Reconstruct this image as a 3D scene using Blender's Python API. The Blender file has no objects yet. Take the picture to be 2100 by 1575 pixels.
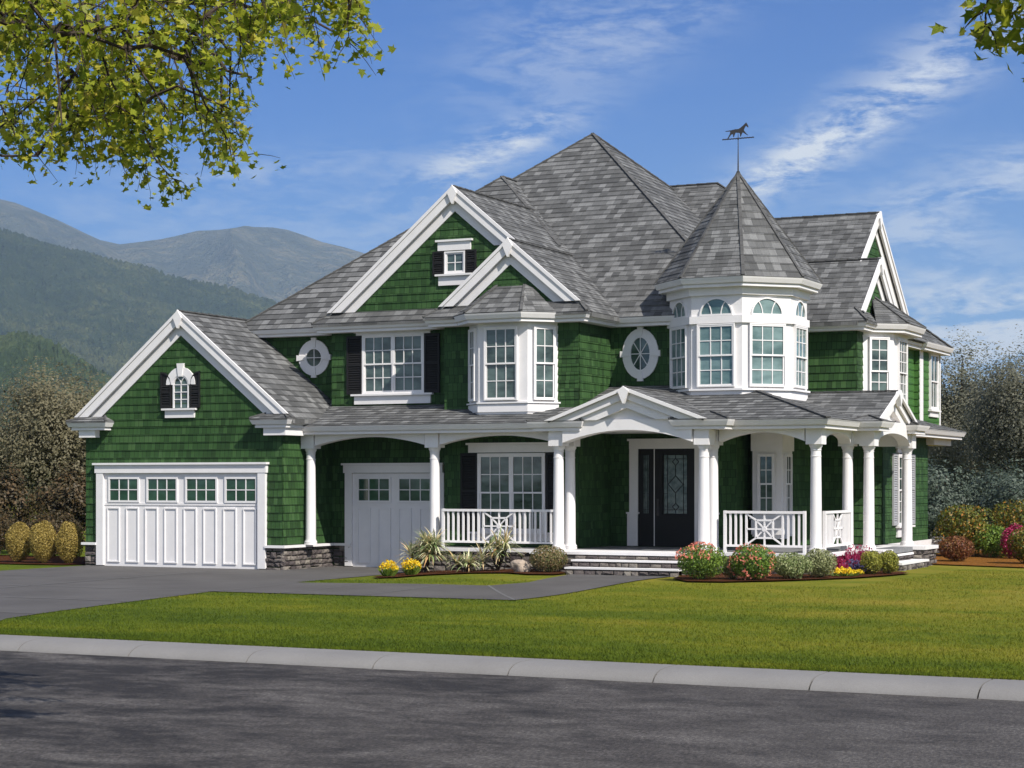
import bpy, bmesh, math, random
import numpy as np
from mathutils import Vector, noise as mnoise
random.seed(7); rng=np.random.default_rng(7)
R=math.radians; PI=math.pi
sc=bpy.context.scene
# ---------------------------------------------------------------- camera
cam=bpy.data.objects.new('camera',bpy.data.cameras.new('camera'))
sc.collection.objects.link(cam)
cam.location=(24.945,-38.677,2.081); cam.rotation_euler=(R(90),0,R(26))
cam.data.sensor_width=36; cam.data.lens=3930/2100*36
cam.data.shift_y=200.5/2100; cam.data.clip_start=.1; cam.data.clip_end=40000
sc.camera=cam
sc.render.resolution_x=1024; sc.render.resolution_y=768
# ---------------------------------------------------------------- sun, sky
SUN_AZ=R(62); SUN_EL=R(43)            # azimuth measured from -Y towards +X
sd=Vector((math.cos(SUN_EL)*math.sin(SUN_AZ),-math.cos(SUN_EL)*math.cos(SUN_AZ),math.sin(SUN_EL)))
sun=bpy.data.objects.new('sun',bpy.data.lights.new('sun','SUN')); sc.collection.objects.link(sun)
sun.data.energy=4.7; sun.data.angle=R(.5); sun.data.color=(1,.95,.87)
sun.rotation_euler=(-sd).to_track_quat('-Z','Y').to_euler()
w=bpy.data.worlds.new('World'); sc.world=w; w.use_nodes=True
nt=w.node_tree; nt.nodes.clear()
class NG:
    """tiny node helper"""
    def __init__(s,nt): s.nt=nt
    def n(s,t,**k):
        nd=s.nt.nodes.new(t)
        for a,b in k.items():
            if a=='ins':
                for i,v in b.items():
                    if hasattr(v,'is_output') or isinstance(v,bpy.types.NodeSocket): s.nt.links.new(v,nd.inputs[i])
                    else: nd.inputs[i].default_value=v
            else: setattr(nd,a,b)
        return nd
    def m(s,op,a,b=0.0,c=0.0,clamp=False):
        nd=s.n('ShaderNodeMath',operation=op,use_clamp=clamp,ins={0:a,1:b,2:c}); return nd.outputs[0]
    def vm(s,op,a,b=(0,0,0)):
        nd=s.n('ShaderNodeVectorMath',operation=op,ins={0:a,1:b}); return nd
    def mix(s,f,a,b,mode='MIX'):
        nd=s.nt.nodes.new('ShaderNodeMix'); nd.data_type='RGBA'; nd.blend_type=mode; nd.clamp_factor=True
        for i,v in ((0,f),(6,a),(7,b)):
            if isinstance(v,bpy.types.NodeSocket): s.nt.links.new(v,nd.inputs[i])
            else: nd.inputs[i].default_value=v if i==0 else (tuple(v)+(1,))[:4]
        return nd.outputs[2]
    def ramp(s,f,stops,interp='LINEAR'):
        nd=s.nt.nodes.new('ShaderNodeValToRGB'); s.nt.links.new(f,nd.inputs[0]); cr=nd.color_ramp; cr.interpolation=interp
        while len(cr.elements)<len(stops): cr.elements.new(.5)
        for e,(p,c) in zip(cr.elements,stops): e.position=p; e.color=(tuple(c)+(1,))[:4] if hasattr(c,'__len__') else (c,c,c,1)
        return nd.outputs[0]
    def comb(s,x,y,z=0.0): return s.n('ShaderNodeCombineXYZ',ins={0:x,1:y,2:z}).outputs[0]
    def noise(s,vec,scale,detail=2,rough=.5,out=0,dist=0.0):
        nd=s.n('ShaderNodeTexNoise',ins={'Vector':vec,'Scale':scale,'Detail':detail,'Roughness':rough,'Distortion':dist}); return nd.outputs[out]
    def wn(s,vec,out=0): return s.n('ShaderNodeTexWhiteNoise',ins={'Vector':vec}).outputs[out]
g=NG(nt)
sky=g.n('ShaderNodeTexSky',sky_type='NISHITA'); sky.sun_disc=False; sky.sun_elevation=SUN_EL
sky.sun_rotation=PI-SUN_AZ; sky.altitude=300; sky.air_density=1.0; sky.dust_density=.6; sky.ozone_density=3.5
tc=g.n('ShaderNodeTexCoord').outputs['Generated']
U=g.vm('DOT_PRODUCT',tc,(.8988,.4384,0)).outputs['Value']; V=g.n('ShaderNodeSeparateXYZ',ins={0:tc}).outputs[2]
# thin cirrus: (u, v, half length, half width, tilt, strength) as directions in the sky
CL=[(.185,.187,.085,.013,30,1.1),(.135,.158,.04,.010,28,.8),(-.020,.166,.040,.010,24,1.0),(.012,.178,.03,.008,20,.5),
    (.030,.225,.06,.028,20,.42),(-.115,.160,.07,.009,6,.35),(-.165,.135,.12,.018,3,.30),(-.06,.128,.06,.012,4,.22),(.255,.245,.10,.012,28,.4),
    (.205,.128,.040,.020,-5,.75),(.262,.156,.040,.012,0,.8),(.245,.085,.07,.020,8,.95),(.265,.070,.05,.018,4,1.0),(.20,.075,.05,.02,0,.5),(.235,.145,.03,.005,0,.5),(.215,.098,.04,.010,0,.4),(.10,.24,.06,.012,25,.25)]
msk=None
for cu,cv,a,b,t,s_ in CL:
    ct,st=math.cos(R(t)),math.sin(R(t))
    du=g.m('SUBTRACT',U,cu); dv=g.m('SUBTRACT',V,cv)
    x=g.m('DIVIDE',g.m('ADD',g.m('MULTIPLY',du,ct),g.m('MULTIPLY',dv,st)),a)
    y=g.m('DIVIDE',g.m('SUBTRACT',g.m('MULTIPLY',dv,ct),g.m('MULTIPLY',du,st)),b)
    e=g.m('MULTIPLY',g.m('EXPONENT',g.m('MULTIPLY',g.m('ADD',g.m('MULTIPLY',x,x),g.m('MULTIPLY',y,y)),-1.0)),s_)
    msk=e if msk is None else g.m('ADD',msk,e)
mp=g.n('ShaderNodeMapping',ins={'Vector':g.comb(U,V,0.0)}); mp.inputs['Rotation'].default_value=(0,0,R(-24)); mp.inputs['Scale'].default_value=(20,70,1)
n1=g.noise(mp.outputs[0],1.0,7,.62,dist=.6)
mp2=g.n('ShaderNodeMapping',ins={'Vector':g.comb(U,V,0.0)}); mp2.inputs['Rotation'].default_value=(0,0,R(-10)); mp2.inputs['Scale'].default_value=(90,260,1)
n2=g.noise(mp2.outputs[0],1.0,6,.65)
nn=g.m('ADD',g.m('MULTIPLY',n1,.7),g.m('MULTIPLY',n2,.3))
cm=g.m('MULTIPLY',g.m('ADD',g.m('MULTIPLY',g.m('SUBTRACT',nn,.43),6.5),.04,clamp=True),g.m('MULTIPLY',msk,.80),clamp=True)
tint=g.mix(1.0,sky.outputs[0],(.0,.53,1.34),'MULTIPLY')
zen=g.m('MULTIPLY',g.m('SUBTRACT',.25,V),5.0,clamp=True)
tint=g.mix(g.m('MULTIPLY',g.m('MULTIPLY',zen,zen),.42),tint,(5.0,9.0,12.5))
# unseen broken cloud added behind the viewer and overhead for neutral fill light
Wd=g.vm('DOT_PRODUCT',tc,(.43837,-.89879,0)).outputs['Value']
cb=g.noise(g.vm('MULTIPLY',tc,(1,1,2.2)).outputs[0],2.4,6,.6)
rear_fill=g.m('MULTIPLY',g.m('ADD',g.m('MULTIPLY',Wd,2.5),g.m('ADD',g.m('MULTIPLY',V,1.6),-.55),clamp=True),g.m('MULTIPLY',g.m('SUBTRACT',cb,.36),4.5,clamp=True))
cm=g.m('MAXIMUM',cm,g.m('MULTIPLY',rear_fill,.80))
skyc=g.mix(cm,tint,(11.6,12.0,12.3))
bg=g.n('ShaderNodeBackground',ins={'Color':skyc,'Strength':.052})
nt.links.new(bg.outputs[0],g.n('ShaderNodeOutputWorld').inputs[0])
vs=sc.view_settings; vs.view_transform='Standard'; vs.look='None'; vs.exposure=.56; vs.gamma=1; vs.use_curve_mapping=False
sc.render.engine='CYCLES'
# ---------------------------------------------------------------- objects
WP={}
COL=sc.collection
def place(o,wloc,parent=None):
    COL.objects.link(o); WP[o.name]=Vector(wloc); o.parent=parent
    o.location=Vector(wloc)-(WP[parent.name] if parent else Vector((0,0,0)))
    return o
def thing(name,label,cat,loc,group=None):
    o=bpy.data.objects.new(name,None); place(o,loc); tag(o,label,cat,group); return o
def tag(o,label,cat,group=None,kind=None):
    if label: o['label']=label
    if cat: o['category']=cat
    if group: o['group']=group
    if kind: o['kind']=kind
    return o
class MB:
    def __init__(s): s.v=[]; s.f=[]; s.uv={}
    def poly(s,pts,uv=None):
        i=len(s.v); s.v+= [tuple(p) for p in pts]; s.f.append(tuple(range(i,i+len(pts))))
        if uv: s.uv[len(s.f)-1]=uv
    def prism(s,a,b):
        """closed solid between two equal rings"""
        n=len(a); i=len(s.v); s.v+=[tuple(p) for p in a]+[tuple(p) for p in b]
        s.f.append(tuple(range(i+n-1,i-1,-1))); s.f.append(tuple(range(i+n,i+2*n)))
        for k in range(n): s.f.append((i+k,i+(k+1)%n,i+n+(k+1)%n,i+n+k))
    def box(s,x0,x1,y0,y1,z0,z1):
        s.prism([(x0,y0,z0),(x1,y0,z0),(x1,y1,z0),(x0,y1,z0)],[(x0,y0,z1),(x1,y0,z1),(x1,y1,z1),(x0,y1,z1)])
    def fbox(s,fr,a0,a1,b0,b1,c0,c1):
        P=fr.p; s.prism([P(a0,b0,c0),P(a1,b0,c0),P(a1,b1,c0),P(a0,b1,c0)],[P(a0,b0,c1),P(a1,b0,c1),P(a1,b1,c1),P(a0,b1,c1)])
    def fprism(s,fr,pl,c0,c1): s.prism([fr.p(a,b,c0) for a,b in pl],[fr.p(a,b,c1) for a,b in pl])
    def bar(s,p,q,w,h=None,up=Vector((0,0,1))):
        p=Vector(p);q=Vector(q);d=(q-p).normalized(); h=h or w
        x=d.cross(up); x=(x.normalized() if x.length>1e-4 else Vector((1,0,0)))*w/2; y=d.cross(x).normalized()*h/2
        s.prism([p-x-y,p+x-y,p+x+y,p-x+y],[q-x-y,q+x-y,q+x+y,q-x+y])
    def tube(s,pts,rad,n=8,cap=True):
        pts=[Vector(p) for p in pts]; rings=[]
        for k,p in enumerate(pts):
            d=(pts[min(k+1,len(pts)-1)]-pts[max(k-1,0)]).normalized()
            a=d.cross(Vector((0,0,1))); a=a.normalized() if a.length>1e-3 else Vector((1,0,0)); b=d.cross(a)
            rings.append([p+(a*math.cos(2*PI*j/n)+b*math.sin(2*PI*j/n))*rad[k] for j in range(n)])
        i=len(s.v)
        for r in rings: s.v+=[tuple(p) for p in r]
        for k in range(len(pts)-1):
            for j in range(n):
                s.f.append((i+k*n+j,i+k*n+(j+1)%n,i+(k+1)*n+(j+1)%n,i+(k+1)*n+j))
        if cap: s.f.append(tuple(i+j for j in range(n))); s.f.append(tuple(i+(len(pts)-1)*n+j for j in range(n)))
    def lathe(s,x,y,prof,n=24):
        i=len(s.v)
        for r,z in prof:
            for j in range(n): s.v.append((x+r*math.cos(2*PI*j/n),y+r*math.sin(2*PI*j/n),z))
        for k in range(len(prof)-1):
            for j in range(n): s.f.append((i+k*n+j,i+k*n+(j+1)%n,i+(k+1)*n+(j+1)%n,i+(k+1)*n+j))
        s.f.append(tuple(i+j for j in reversed(range(n)))); s.f.append(tuple(i+(len(prof)-1)*n+j for j in range(n)))
    def build(s,name,m,parent=None,smooth=False,org=None,fix=True):
        me=bpy.data.meshes.new(name)
        V_=np.array(s.v,dtype=float)
        if org is None:
            lo=V_.min(0);hi=V_.max(0); org=((lo[0]+hi[0])/2,(lo[1]+hi[1])/2,lo[2])
        org=np.array(org); me.from_pydata((V_-org).tolist(),[],s.f)
        if fix:
            bm=bmesh.new(); bm.from_mesh(me); bmesh.ops.recalc_face_normals(bm,faces=bm.faces); bm.to_mesh(me); bm.free()
        uvl=me.uv_layers.new(name='uv'); uv=uvl.data
        for pi,p in enumerate(me.polygons):
            if pi in s.uv:
                for li in p.loop_indices: uv[li].uv=s.uv[pi]
                continue
            n=p.normal; 
            if abs(n.z)>.995: ud=Vector((1,0,0)); vd=Vector((0,1,0))
            else:
                vd=(Vector((0,0,1))-n*n.z).normalized(); ud=vd.cross(n)
            for li in p.loop_indices:
                c=me.vertices[me.loops[li].vertex_index].co; q=Vector((c.x+org[0],c.y+org[1],c.z+org[2])); uv[li].uv=(q.dot(ud),q.dot(vd))
        me.materials.append(m)
        if smooth: me.polygons.foreach_set('use_smooth',[True]*len(me.polygons))
        o=bpy.data.objects.new(name,me); place(o,org,parent); return o
class Fr:
    def __init__(s,o,u,n): s.o=Vector(o);s.u=Vector(u).normalized();s.n=Vector(n).normalized()
    def p(s,a,b,c): return s.o+s.u*a+Vector((0,0,b))+s.n*c
def FF(Y): return Fr((0,Y,0),(1,0,0),(0,-1,0))       # wall that faces the street; a = world X
def FS(X): return Fr((X,0,0),(0,1,0),(1,0,0))        # wall that faces right; a = world Y
def courses(mb,pts,h,t,eps=.004,v0=None):
    """lay overlapping courses of shingle over a convex polygon as real stepped strips"""
    P=[Vector(p) for p in pts]; n=(P[1]-P[0]).cross(P[2]-P[0]).normalized()
    if n.z<-1e-4: n=-n
    vd=(Vector((0,0,1))-n*n.z).normalized(); ud=vd.cross(n)
    q=[(p.dot(ud),p.dot(vd)) for p in P]; dn=P[0].dot(n)
    def clip(pl,val,keep):
        out=[]
        for i in range(len(pl)):
            a=pl[i];b=pl[(i+1)%len(pl)]; ia=keep*(a[1]-val)>=-1e-9; ib=keep*(b[1]-val)>=-1e-9
            if ia: out.append(a)
            if ia!=ib:
                k=(val-a[1])/(b[1]-a[1]); out.append((a[0]+(b[0]-a[0])*k,val))
        return out
    lo=min(v for _,v in q);hi=max(v for _,v in q)
    for k in range(math.floor(lo/h),math.ceil(hi/h)):
        c=clip(clip(q,k*h,1),(k+1)*h,-1)
        if len(c)<3: continue
        def W(u,v,off): return ud*u+vd*v+n*(dn+off)
        mb.poly([W(u,v,eps+t*(1-(v-k*h)/h)) for u,v in c])
        m_=min(v for _,v in c); bt=sorted([x for x in c if abs(x[1]-m_)<1e-6])
        if len(bt)>=2: 
            o=eps+t*(1-(m_-k*h)/h); a,b=bt[0],bt[-1]
            mb.poly([W(a[0],a[1],o),W(b[0],b[1],o),W(b[0],b[1],-.01),W(a[0],a[1],-.01)])
# ---------------------------------------------------------------- materials
MATS={}
def mat(name,rough=.6,spec=.5):
    m=bpy.data.materials.new(name); m.use_nodes=True; nt=m.node_tree
    b=nt.nodes['Principled BSDF']; b.inputs['Roughness'].default_value=rough; b.inputs['Specular IOR Level'].default_value=spec
    g=NG(nt); MATS[name]=m; return m,g,b
def setc(g,b,c,inp='Base Color'):
    if isinstance(c,bpy.types.NodeSocket): g.nt.links.new(c,b.inputs[inp])
    else: b.inputs[inp].default_value=(tuple(c)+(1,))[:4]
def bump(g,b,h,dist=.01,strength=1.0):
    n=g.n('ShaderNodeBump',ins={'Height':h,'Distance':dist,'Strength':strength}); g.nt.links.new(n.outputs[0],b.inputs['Normal'])
def UVc(g): 
    s=g.n('ShaderNodeSeparateXYZ',ins={0:g.n('ShaderNodeTexCoord').outputs['UV']}); return s.outputs[0],s.outputs[1]
def OBJ(g): return g.n('ShaderNodeNewGeometry').outputs['Position']
def cells(g,h,wd,warp=.9,jit=.0):
    """rows of randomly wide shingles; returns row id, cell id, fractions"""
    u,v=UVc(g); rv=g.m('DIVIDE',v,h); row=g.m('FLOOR',rv); fv=g.m('FRACT',rv)
    sh=g.m('MULTIPLY',g.wn(g.comb(row,3.7)),37.0)
    nz=g.noise(g.comb(g.m('MULTIPLY',u,.33/wd),g.m('MULTIPLY',row,5.3)),1.0,1)
    uu=g.m('ADD',g.m('ADD',g.m('DIVIDE',u,wd),sh),g.m('MULTIPLY',nz,warp*2))
    col=g.m('FLOOR',uu); fu=g.m('FRACT',uu); rnd=g.wn(g.comb(col,row,1.0)); rnd2=g.wn(g.comb(row,col,9.0))
    return u,v,row,fv,fu,rnd,rnd2
def line(g,f,w): # 1 near 0 edge of a fraction
    return g.m('LESS_THAN',f,w)
def plain(name,c,rough=.6,spec=.5,var=.0,bumpd=0,bscale=40):
    m,g,b=mat(name,rough,spec); P=OBJ(g)
    if var:
        n=g.noise(P,3.0,5,.6); n2=g.noise(P,45.0,2)
        f=g.m('ADD',g.m('MULTIPLY',n,.7),g.m('MULTIPLY',n2,.3))
        lo=tuple(x*(1-var) for x in c); hi=tuple(min(1,x*(1+var)) for x in c)
        setc(g,b,g.ramp(f,[(.35,lo),(.65,hi)]))
    else: setc(g,b,c)
    if bumpd: bump(g,b,g.noise(P,bscale,4,.6),bumpd)
    return m
M_white=plain('white_paint',(.74,.715,.705),.55,.3,.04,.0015,30)
M_dark=plain('dark_paint',(.013,.0125,.013),.6,.25,.1)
M_door=plain('charcoal_door_paint',(.012,.0115,.012),.6,.25,.08)
M_greyshut=plain('grey_paint',(.34,.34,.35),.5,.4,.03)
M_metal=plain('dark_metal',(.035,.03,.028),.5,.5,.3)
M_brass=plain('silver_metal',(.5,.5,.5),.3,.7)
# cedar shakes, green
def shake(name,h,wd,cols,gap=.05,bmp=.012):
    m,g,b=mat(name,.72,.25)
    u,v,row,fv,fu,rnd,rnd2=cells(g,h,wd,.42)
    grain=g.noise(g.comb(g.m('MULTIPLY',u,75.0),g.m('MULTIPLY',v,3.0),rnd),1.0,4,.65)
    big=g.noise(g.comb(u,v),.55,3,.6)
    k=g.m('ADD',g.m('ADD',g.m('MULTIPLY',rnd,.50),g.m('MULTIPLY',grain,.35)),g.m('MULTIPLY',g.m('SUBTRACT',big,.35),.45))
    c=g.ramp(k,cols)
    gap_shadow=g.m('MAXIMUM',line(g,fu,gap),line(g,fv,.035))  # dark side gaps, plus a painted shadow line at each course's lower edge
    c=g.mix(g.m('MULTIPLY',gap_shadow,.82),c,(.004,.010,.004))
    setc(g,b,c)
    hh=g.m('SUBTRACT',g.m('ADD',g.m('MULTIPLY',rnd2,.5),g.m('MULTIPLY',grain,.45)),g.m('MULTIPLY',gap_shadow,1.3))
    bump(g,b,hh,bmp,.8); return m
GR=[(.20,(.017,.043,.012)),(.42,(.026,.068,.018)),(.62,(.036,.088,.024)),(.85,(.060,.120,.040))]
M_shake=shake('green_cedar_shakes',.19,.122,GR,.075)
M_lap=None
m,g,b=mat('green_lap_siding',.6,.3); u,v=UVc(g); fv=g.m('FRACT',g.m('DIVIDE',v,.2))
k=g.noise(g.comb(g.m('MULTIPLY',u,2.0),g.m('MULTIPLY',v,30.0)),1.0,4,.6)
c=g.ramp(k,[(.3,(.040,.115,.022)),(.7,(.060,.155,.032))]); c=g.mix(g.m('MULTIPLY',line(g,fv,.05),.8),c,(.005,.012,.004)); setc(g,b,c); bump(g,b,k,.003); M_lap=m
# asphalt roof shingles
m,g,b=mat('grey_roof_shingles',.88,.2)
u,v,row,fv,fu,rnd,rnd2=cells(g,.225,.20,.20)
gran=g.noise(g.comb(u,v,rnd),55.0,3,.7); streak=g.noise(g.comb(g.m('MULTIPLY',u,26.0),g.m('MULTIPLY',v,3.0),rnd2),1.0,3,.6)
k=g.m('ADD',g.m('MULTIPLY',rnd,.62),g.m('ADD',g.m('MULTIPLY',g.m('SUBTRACT',gran,.5),.55),g.m('MULTIPLY',g.m('SUBTRACT',streak,.5),.35)))
k=g.m('ADD',k,.16)
c=g.ramp(k,[(.12,(.066,.066,.066)),(.38,(.095,.095,.094)),(.60,(.130,.130,.129)),(.95,(.235,.235,.232))])
gap_shadow=g.m('MAXIMUM',g.m('MULTIPLY',line(g,fu,.035),.6),line(g,fv,.085)); c=g.mix(g.m('MULTIPLY',gap_shadow,.75),c,(.03,.03,.032)); setc(g,b,c)  # dark tab slits, and a shadow line coloured in along every row
bump(g,b,g.m('SUBTRACT',g.m('ADD',g.m('MULTIPLY',rnd2,.6),g.m('MULTIPLY',gran,.5)),gap_shadow),.008,.7); M_roof=m
M_cap=plain('ridge_shingles',(.085,.084,.083),.9,.2,.3,.004,60)
# stone: colour per stone from its own uv
m,g,b=mat('fieldstone',.85,.25); u,v=UVc(g); P=OBJ(g)
r=g.wn(g.comb(u,v,2.0)); n=g.noise(P,14.0,5,.65); n2=g.noise(P,60.0,3,.6)
c=g.ramp(g.m('ADD',g.m('MULTIPLY',r,.6),g.m('MULTIPLY',n,.42)),[(.2,(.045,.036,.037)),(.42,(.095,.078,.076)),(.62,(.17,.147,.132)),(.85,(.33,.295,.245))]); c=g.mix(g.m('MULTIPLY',g.m('SUBTRACT',.42,n2),3.0,clamp=True),c,(.03,.025,.025)); setc(g,b,c)
bump(g,b,g.m('ADD',n,g.m('MULTIPLY',n2,.4)),.03,.9); M_stone=m
M_mortar=plain('dark_mortar',(.025,.022,.022),.95,.1,.3)
# window glass: dark glossy pane, blurred reflections painted into its colour
def glass(name,c1,c2,rough=.06):
    m,g,b=mat(name,rough,.6); P=OBJ(g); n=g.noise(g.comb(g.n('ShaderNodeSeparateXYZ',ins={0:P}).outputs[0],g.m('MULTIPLY',g.n('ShaderNodeSeparateXYZ',ins={0:P}).outputs[2],2.2),g.n('ShaderNodeSeparateXYZ',ins={0:P}).outputs[1]),1.3,4,.55)
    setc(g,b,g.ramp(n,[(.36,c1),(.62,c2)])); b.inputs['Coat Weight'].default_value=.35; b.inputs['Coat Roughness'].default_value=.03
    bump(g,b,g.noise(P,1.6,2),.02,.15); return m
M_glass=glass('window_glass',(.012,.026,.022),(.085,.125,.112))
M_glass_dk=glass('garage_glass',(.015,.045,.028),(.035,.085,.055))
M_glass_teal=glass('turret_glass',(.065,.115,.110),(.17,.25,.24))
m,g,b=mat('leaded_glass',.15,.9); P=OBJ(g); setc(g,b,g.ramp(g.noise(P,7.0,3),[(.3,(.03,.055,.045)),(.7,(.12,.16,.14))])); bump(g,b,g.noise(P,60.0,2),.004); M_glass_lead=m
# ground
m,g,b=mat('lawn',.9,.1); P=OBJ(g); 
mpg=g.n('ShaderNodeMapping',ins={'Vector':P}); mpg.inputs['Rotation'].default_value=(0,0,R(4)); mpg.inputs['Scale'].default_value=(.13,.45,1)
big=g.noise(mpg.outputs[0],1.0,5,.6); mid=g.noise(P,1.1,5,.65); fine=g.noise(P,28.0,4,.75)
gs=g.n('ShaderNodeSeparateXYZ',ins={0:P})
k=g.m('ADD',g.m('ADD',g.m('MULTIPLY',big,.45),g.m('MULTIPLY',mid,.25)),g.m('MULTIPLY',fine,.30))
k=g.m('ADD',k,g.m('MINIMUM',g.m('MAXIMUM',g.m('ADD',g.m('MULTIPLY',g.m('SUBTRACT',gs.outputs[0],14.0),.006),g.m('MULTIPLY',g.m('ADD',gs.outputs[1],12.0),.007)),-.05),.07))
c=g.ramp(k,[(.36,(.050,.080,.008)),(.46,(.088,.120,.010)),(.54,(.140,.155,.013)),(.66,(.240,.200,.028))]); setc(g,b,c); bump(g,b,g.m('ADD',fine,g.m('MULTIPLY',mid,.5)),.05,.7); M_lawn=m
m,g,b=mat('field_grass',.9,.1); P=OBJ(g); setc(g,b,g.ramp(g.noise(P,.05,6,.6),[(.35,(.03,.05,.012)),(.65,(.07,.085,.02))])); M_field=m
m,g,b=mat('concrete_drive',.85,.25); P=OBJ(g); n=g.noise(P,.5,6,.62); n2=g.noise(P,40.0,3,.7)
setc(g,b,g.ramp(g.m('ADD',g.m('MULTIPLY',n,.7),g.m('MULTIPLY',n2,.3)),[(.32,(.068,.063,.060)),(.68,(.110,.103,.098))])); bump(g,b,n2,.004); M_drive=m
M_joint=plain('joint_line',(.145,.143,.14),.9,.2,.1)
m,g,b=mat('curb_concrete',.85,.25); P=OBJ(g); n=g.noise(P,.7,6,.62); n2=g.noise(P,55.0,3,.7)
setc(g,b,g.ramp(g.m('ADD',g.m('MULTIPLY',n,.6),g.m('MULTIPLY',n2,.4)),[(.32,(.165,.158,.152)),(.68,(.23,.222,.213))])); bump(g,b,n2,.006,.8); M_curb=m
m,g,b=mat('asphalt',.85,.35); P=OBJ(g)
mpa=g.n('ShaderNodeMapping',ins={'Vector':P}); mpa.inputs['Rotation'].default_value=(0,0,R(-3)); mpa.inputs['Scale'].default_value=(.7,.95,1)
s1=g.noise(mpa.outputs[0],1.0,6,.62,dist=.4)
mpb=g.n('ShaderNodeMapping',ins={'Vector':P}); mpb.inputs['Scale'].default_value=(3.4,4.6,1); s2=g.noise(mpb.outputs[0],1.0,4,.6)
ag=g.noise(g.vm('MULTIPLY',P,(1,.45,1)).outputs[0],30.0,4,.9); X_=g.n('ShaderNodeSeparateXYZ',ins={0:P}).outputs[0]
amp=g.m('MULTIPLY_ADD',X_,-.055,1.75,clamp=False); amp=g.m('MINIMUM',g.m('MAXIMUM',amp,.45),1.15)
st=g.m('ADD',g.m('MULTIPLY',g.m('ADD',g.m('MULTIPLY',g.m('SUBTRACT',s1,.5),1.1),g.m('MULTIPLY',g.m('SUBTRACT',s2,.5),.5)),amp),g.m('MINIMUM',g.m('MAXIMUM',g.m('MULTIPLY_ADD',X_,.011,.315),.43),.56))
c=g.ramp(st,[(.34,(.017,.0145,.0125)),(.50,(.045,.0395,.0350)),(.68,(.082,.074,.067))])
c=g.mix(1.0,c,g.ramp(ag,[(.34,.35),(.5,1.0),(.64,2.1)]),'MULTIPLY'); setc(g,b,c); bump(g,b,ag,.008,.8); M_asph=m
m,g,b=mat('bark_mulch',.95,.1); P=OBJ(g); n=g.noise(P,35.0,4,.8); setc(g,b,g.ramp(n,[(.35,(.030,.010,.004)),(.6,(.10,.035,.012)),(.75,(.17,.07,.025))])); bump(g,b,n,.03); M_mulch=m
m,g,b=mat('leaf_litter',.95,.1); P=OBJ(g); n=g.noise(P,22.0,4,.8); setc(g,b,g.ramp(n,[(.35,(.035,.03,.008)),(.52,(.22,.085,.015)),(.7,(.33,.16,.03))])); bump(g,b,n,.03); M_litter=m
m,g,b=mat('porch_boards',.6,.3); P=OBJ(g); fy=g.m('FRACT',g.m('MULTIPLY',g.n('ShaderNodeSeparateXYZ',ins={0:P}).outputs[1],7.0)); c=g.mix(line(g,fy,.06),g.ramp(g.noise(P,3.0,4),[(.3,(.16,.16,.165)),(.7,(.24,.24,.245))]),(.03,.03,.03)); setc(g,b,c); M_deck=m
def leafmat(name,stops,trans=.35,rough=.55):
    m,g,b=mat(name,rough,.35); u,v=UVc(g); r=g.wn(g.comb(u,v,1.0)); P=OBJ(g)
    k=g.m('ADD',g.m('MULTIPLY',r,.75),g.m('MULTIPLY',g.noise(P,1.2,3),.30))
    c=g.ramp(k,stops); setc(g,b,c)
    t=g.n('ShaderNodeBsdfTranslucent',ins={'Color':c}); mx=g.n('ShaderNodeMixShader',ins={0:trans,1:b.outputs[0],2:t.outputs[0]})
    g.nt.links.new(mx.outputs[0],g.nt.nodes['Material Output'].inputs[0]); return m
M_bark=plain('bark',(.055,.042,.034),.9,.1,.4,.02,20)
M_bark_grey=plain('grey_bark',(.10,.09,.08),.9,.1,.35,.02,20)
M_rock=plain('pale_boulder_rock',(.36,.29,.23),.85,.2,.25,.04,9)
# ================================================================ HOUSE
house=thing('house','large green shingled two-storey house with grey gabled roofs, white trim, round turret and wraparound porch','house',(4,6,0))
H=house
def hgt(x,y):
    def S(t): t=max(0,min(1,t)); return t*t*(3-2*t)
    return -.03+.11*S((x-3)/4)*S((y+7)/5)
# ---- walls: solid bodies plus stepped shake courses on the seen faces
def body(name,ring,z0,z1,faces=(),m=None,h=.19,t=.016,extra=None,par=None):
    mb=MB(); mb.prism([(x,y,z0) for x,y in ring],[(x,y,z1) for x,y in ring])
    n=len(ring)
    for k in faces:
        a=ring[k];b=ring[(k+1)%n]; courses(mb,[(a[0],a[1],z0),(b[0],b[1],z0),(b[0],b[1],z1),(a[0],a[1],z1)],h,t)
    if extra: extra(mb)
    return mb.build(name,m or M_shake,par or H,fix=False)
def ring(x0,x1,y0,y1): return [(x0,y0),(x1,y0),(x1,y1),(x0,y1)]
def gbody(name,fr,a,zb,za,hw,depth,base=None):
    """triangular (or house shaped) gable wall with shake courses; a centre, hw half width at zb"""
    mb=MB(); mb.fprism(fr,[(a-hw,zb),(a+hw,zb),(a,za)],-depth,0)
    courses(mb,[fr.p(a-hw,zb,0),fr.p(a+hw,zb,0),fr.p(a,za,0)],.19,.016); return mb.build(name,M_shake,H,fix=False)
PT=.8333
body('garage_wall',ring(-5.85,0,0,9),.0,3.45,(0,1))
gbody('garage_gable_wall',FF(0),-2.925,3.44,6.05,3.13,3)
body('wall',ring(-2.72,.3,2.75,9),3.0,5.86,(0,))
body('wall',ring(-.005,3.6,2.25,9),.0,5.86,(0,))
body('wall',ring(3.44,6.95,1.75,9),.0,5.86,(0,1))
body('wall',ring(6.5,10.13,3.6,14),.0,5.86,(0,))
body('wall',[(9.4,4.0),(10.12,4.0),(10.12,4.6),(11.05,4.6),(11.05,7.1),(9.4,7.1)],.0,3.4,(3,))
body('wall',ring(9.4,10.7,4.2,7.1),3.3,5.86,())
body('wall',ring(9.0,12.02,7.0,10.6),3.2,5.86,(0,1))
body('wall',ring(9.0,12.65,7.0,11.5),.4,3.4,(0,1))
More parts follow.
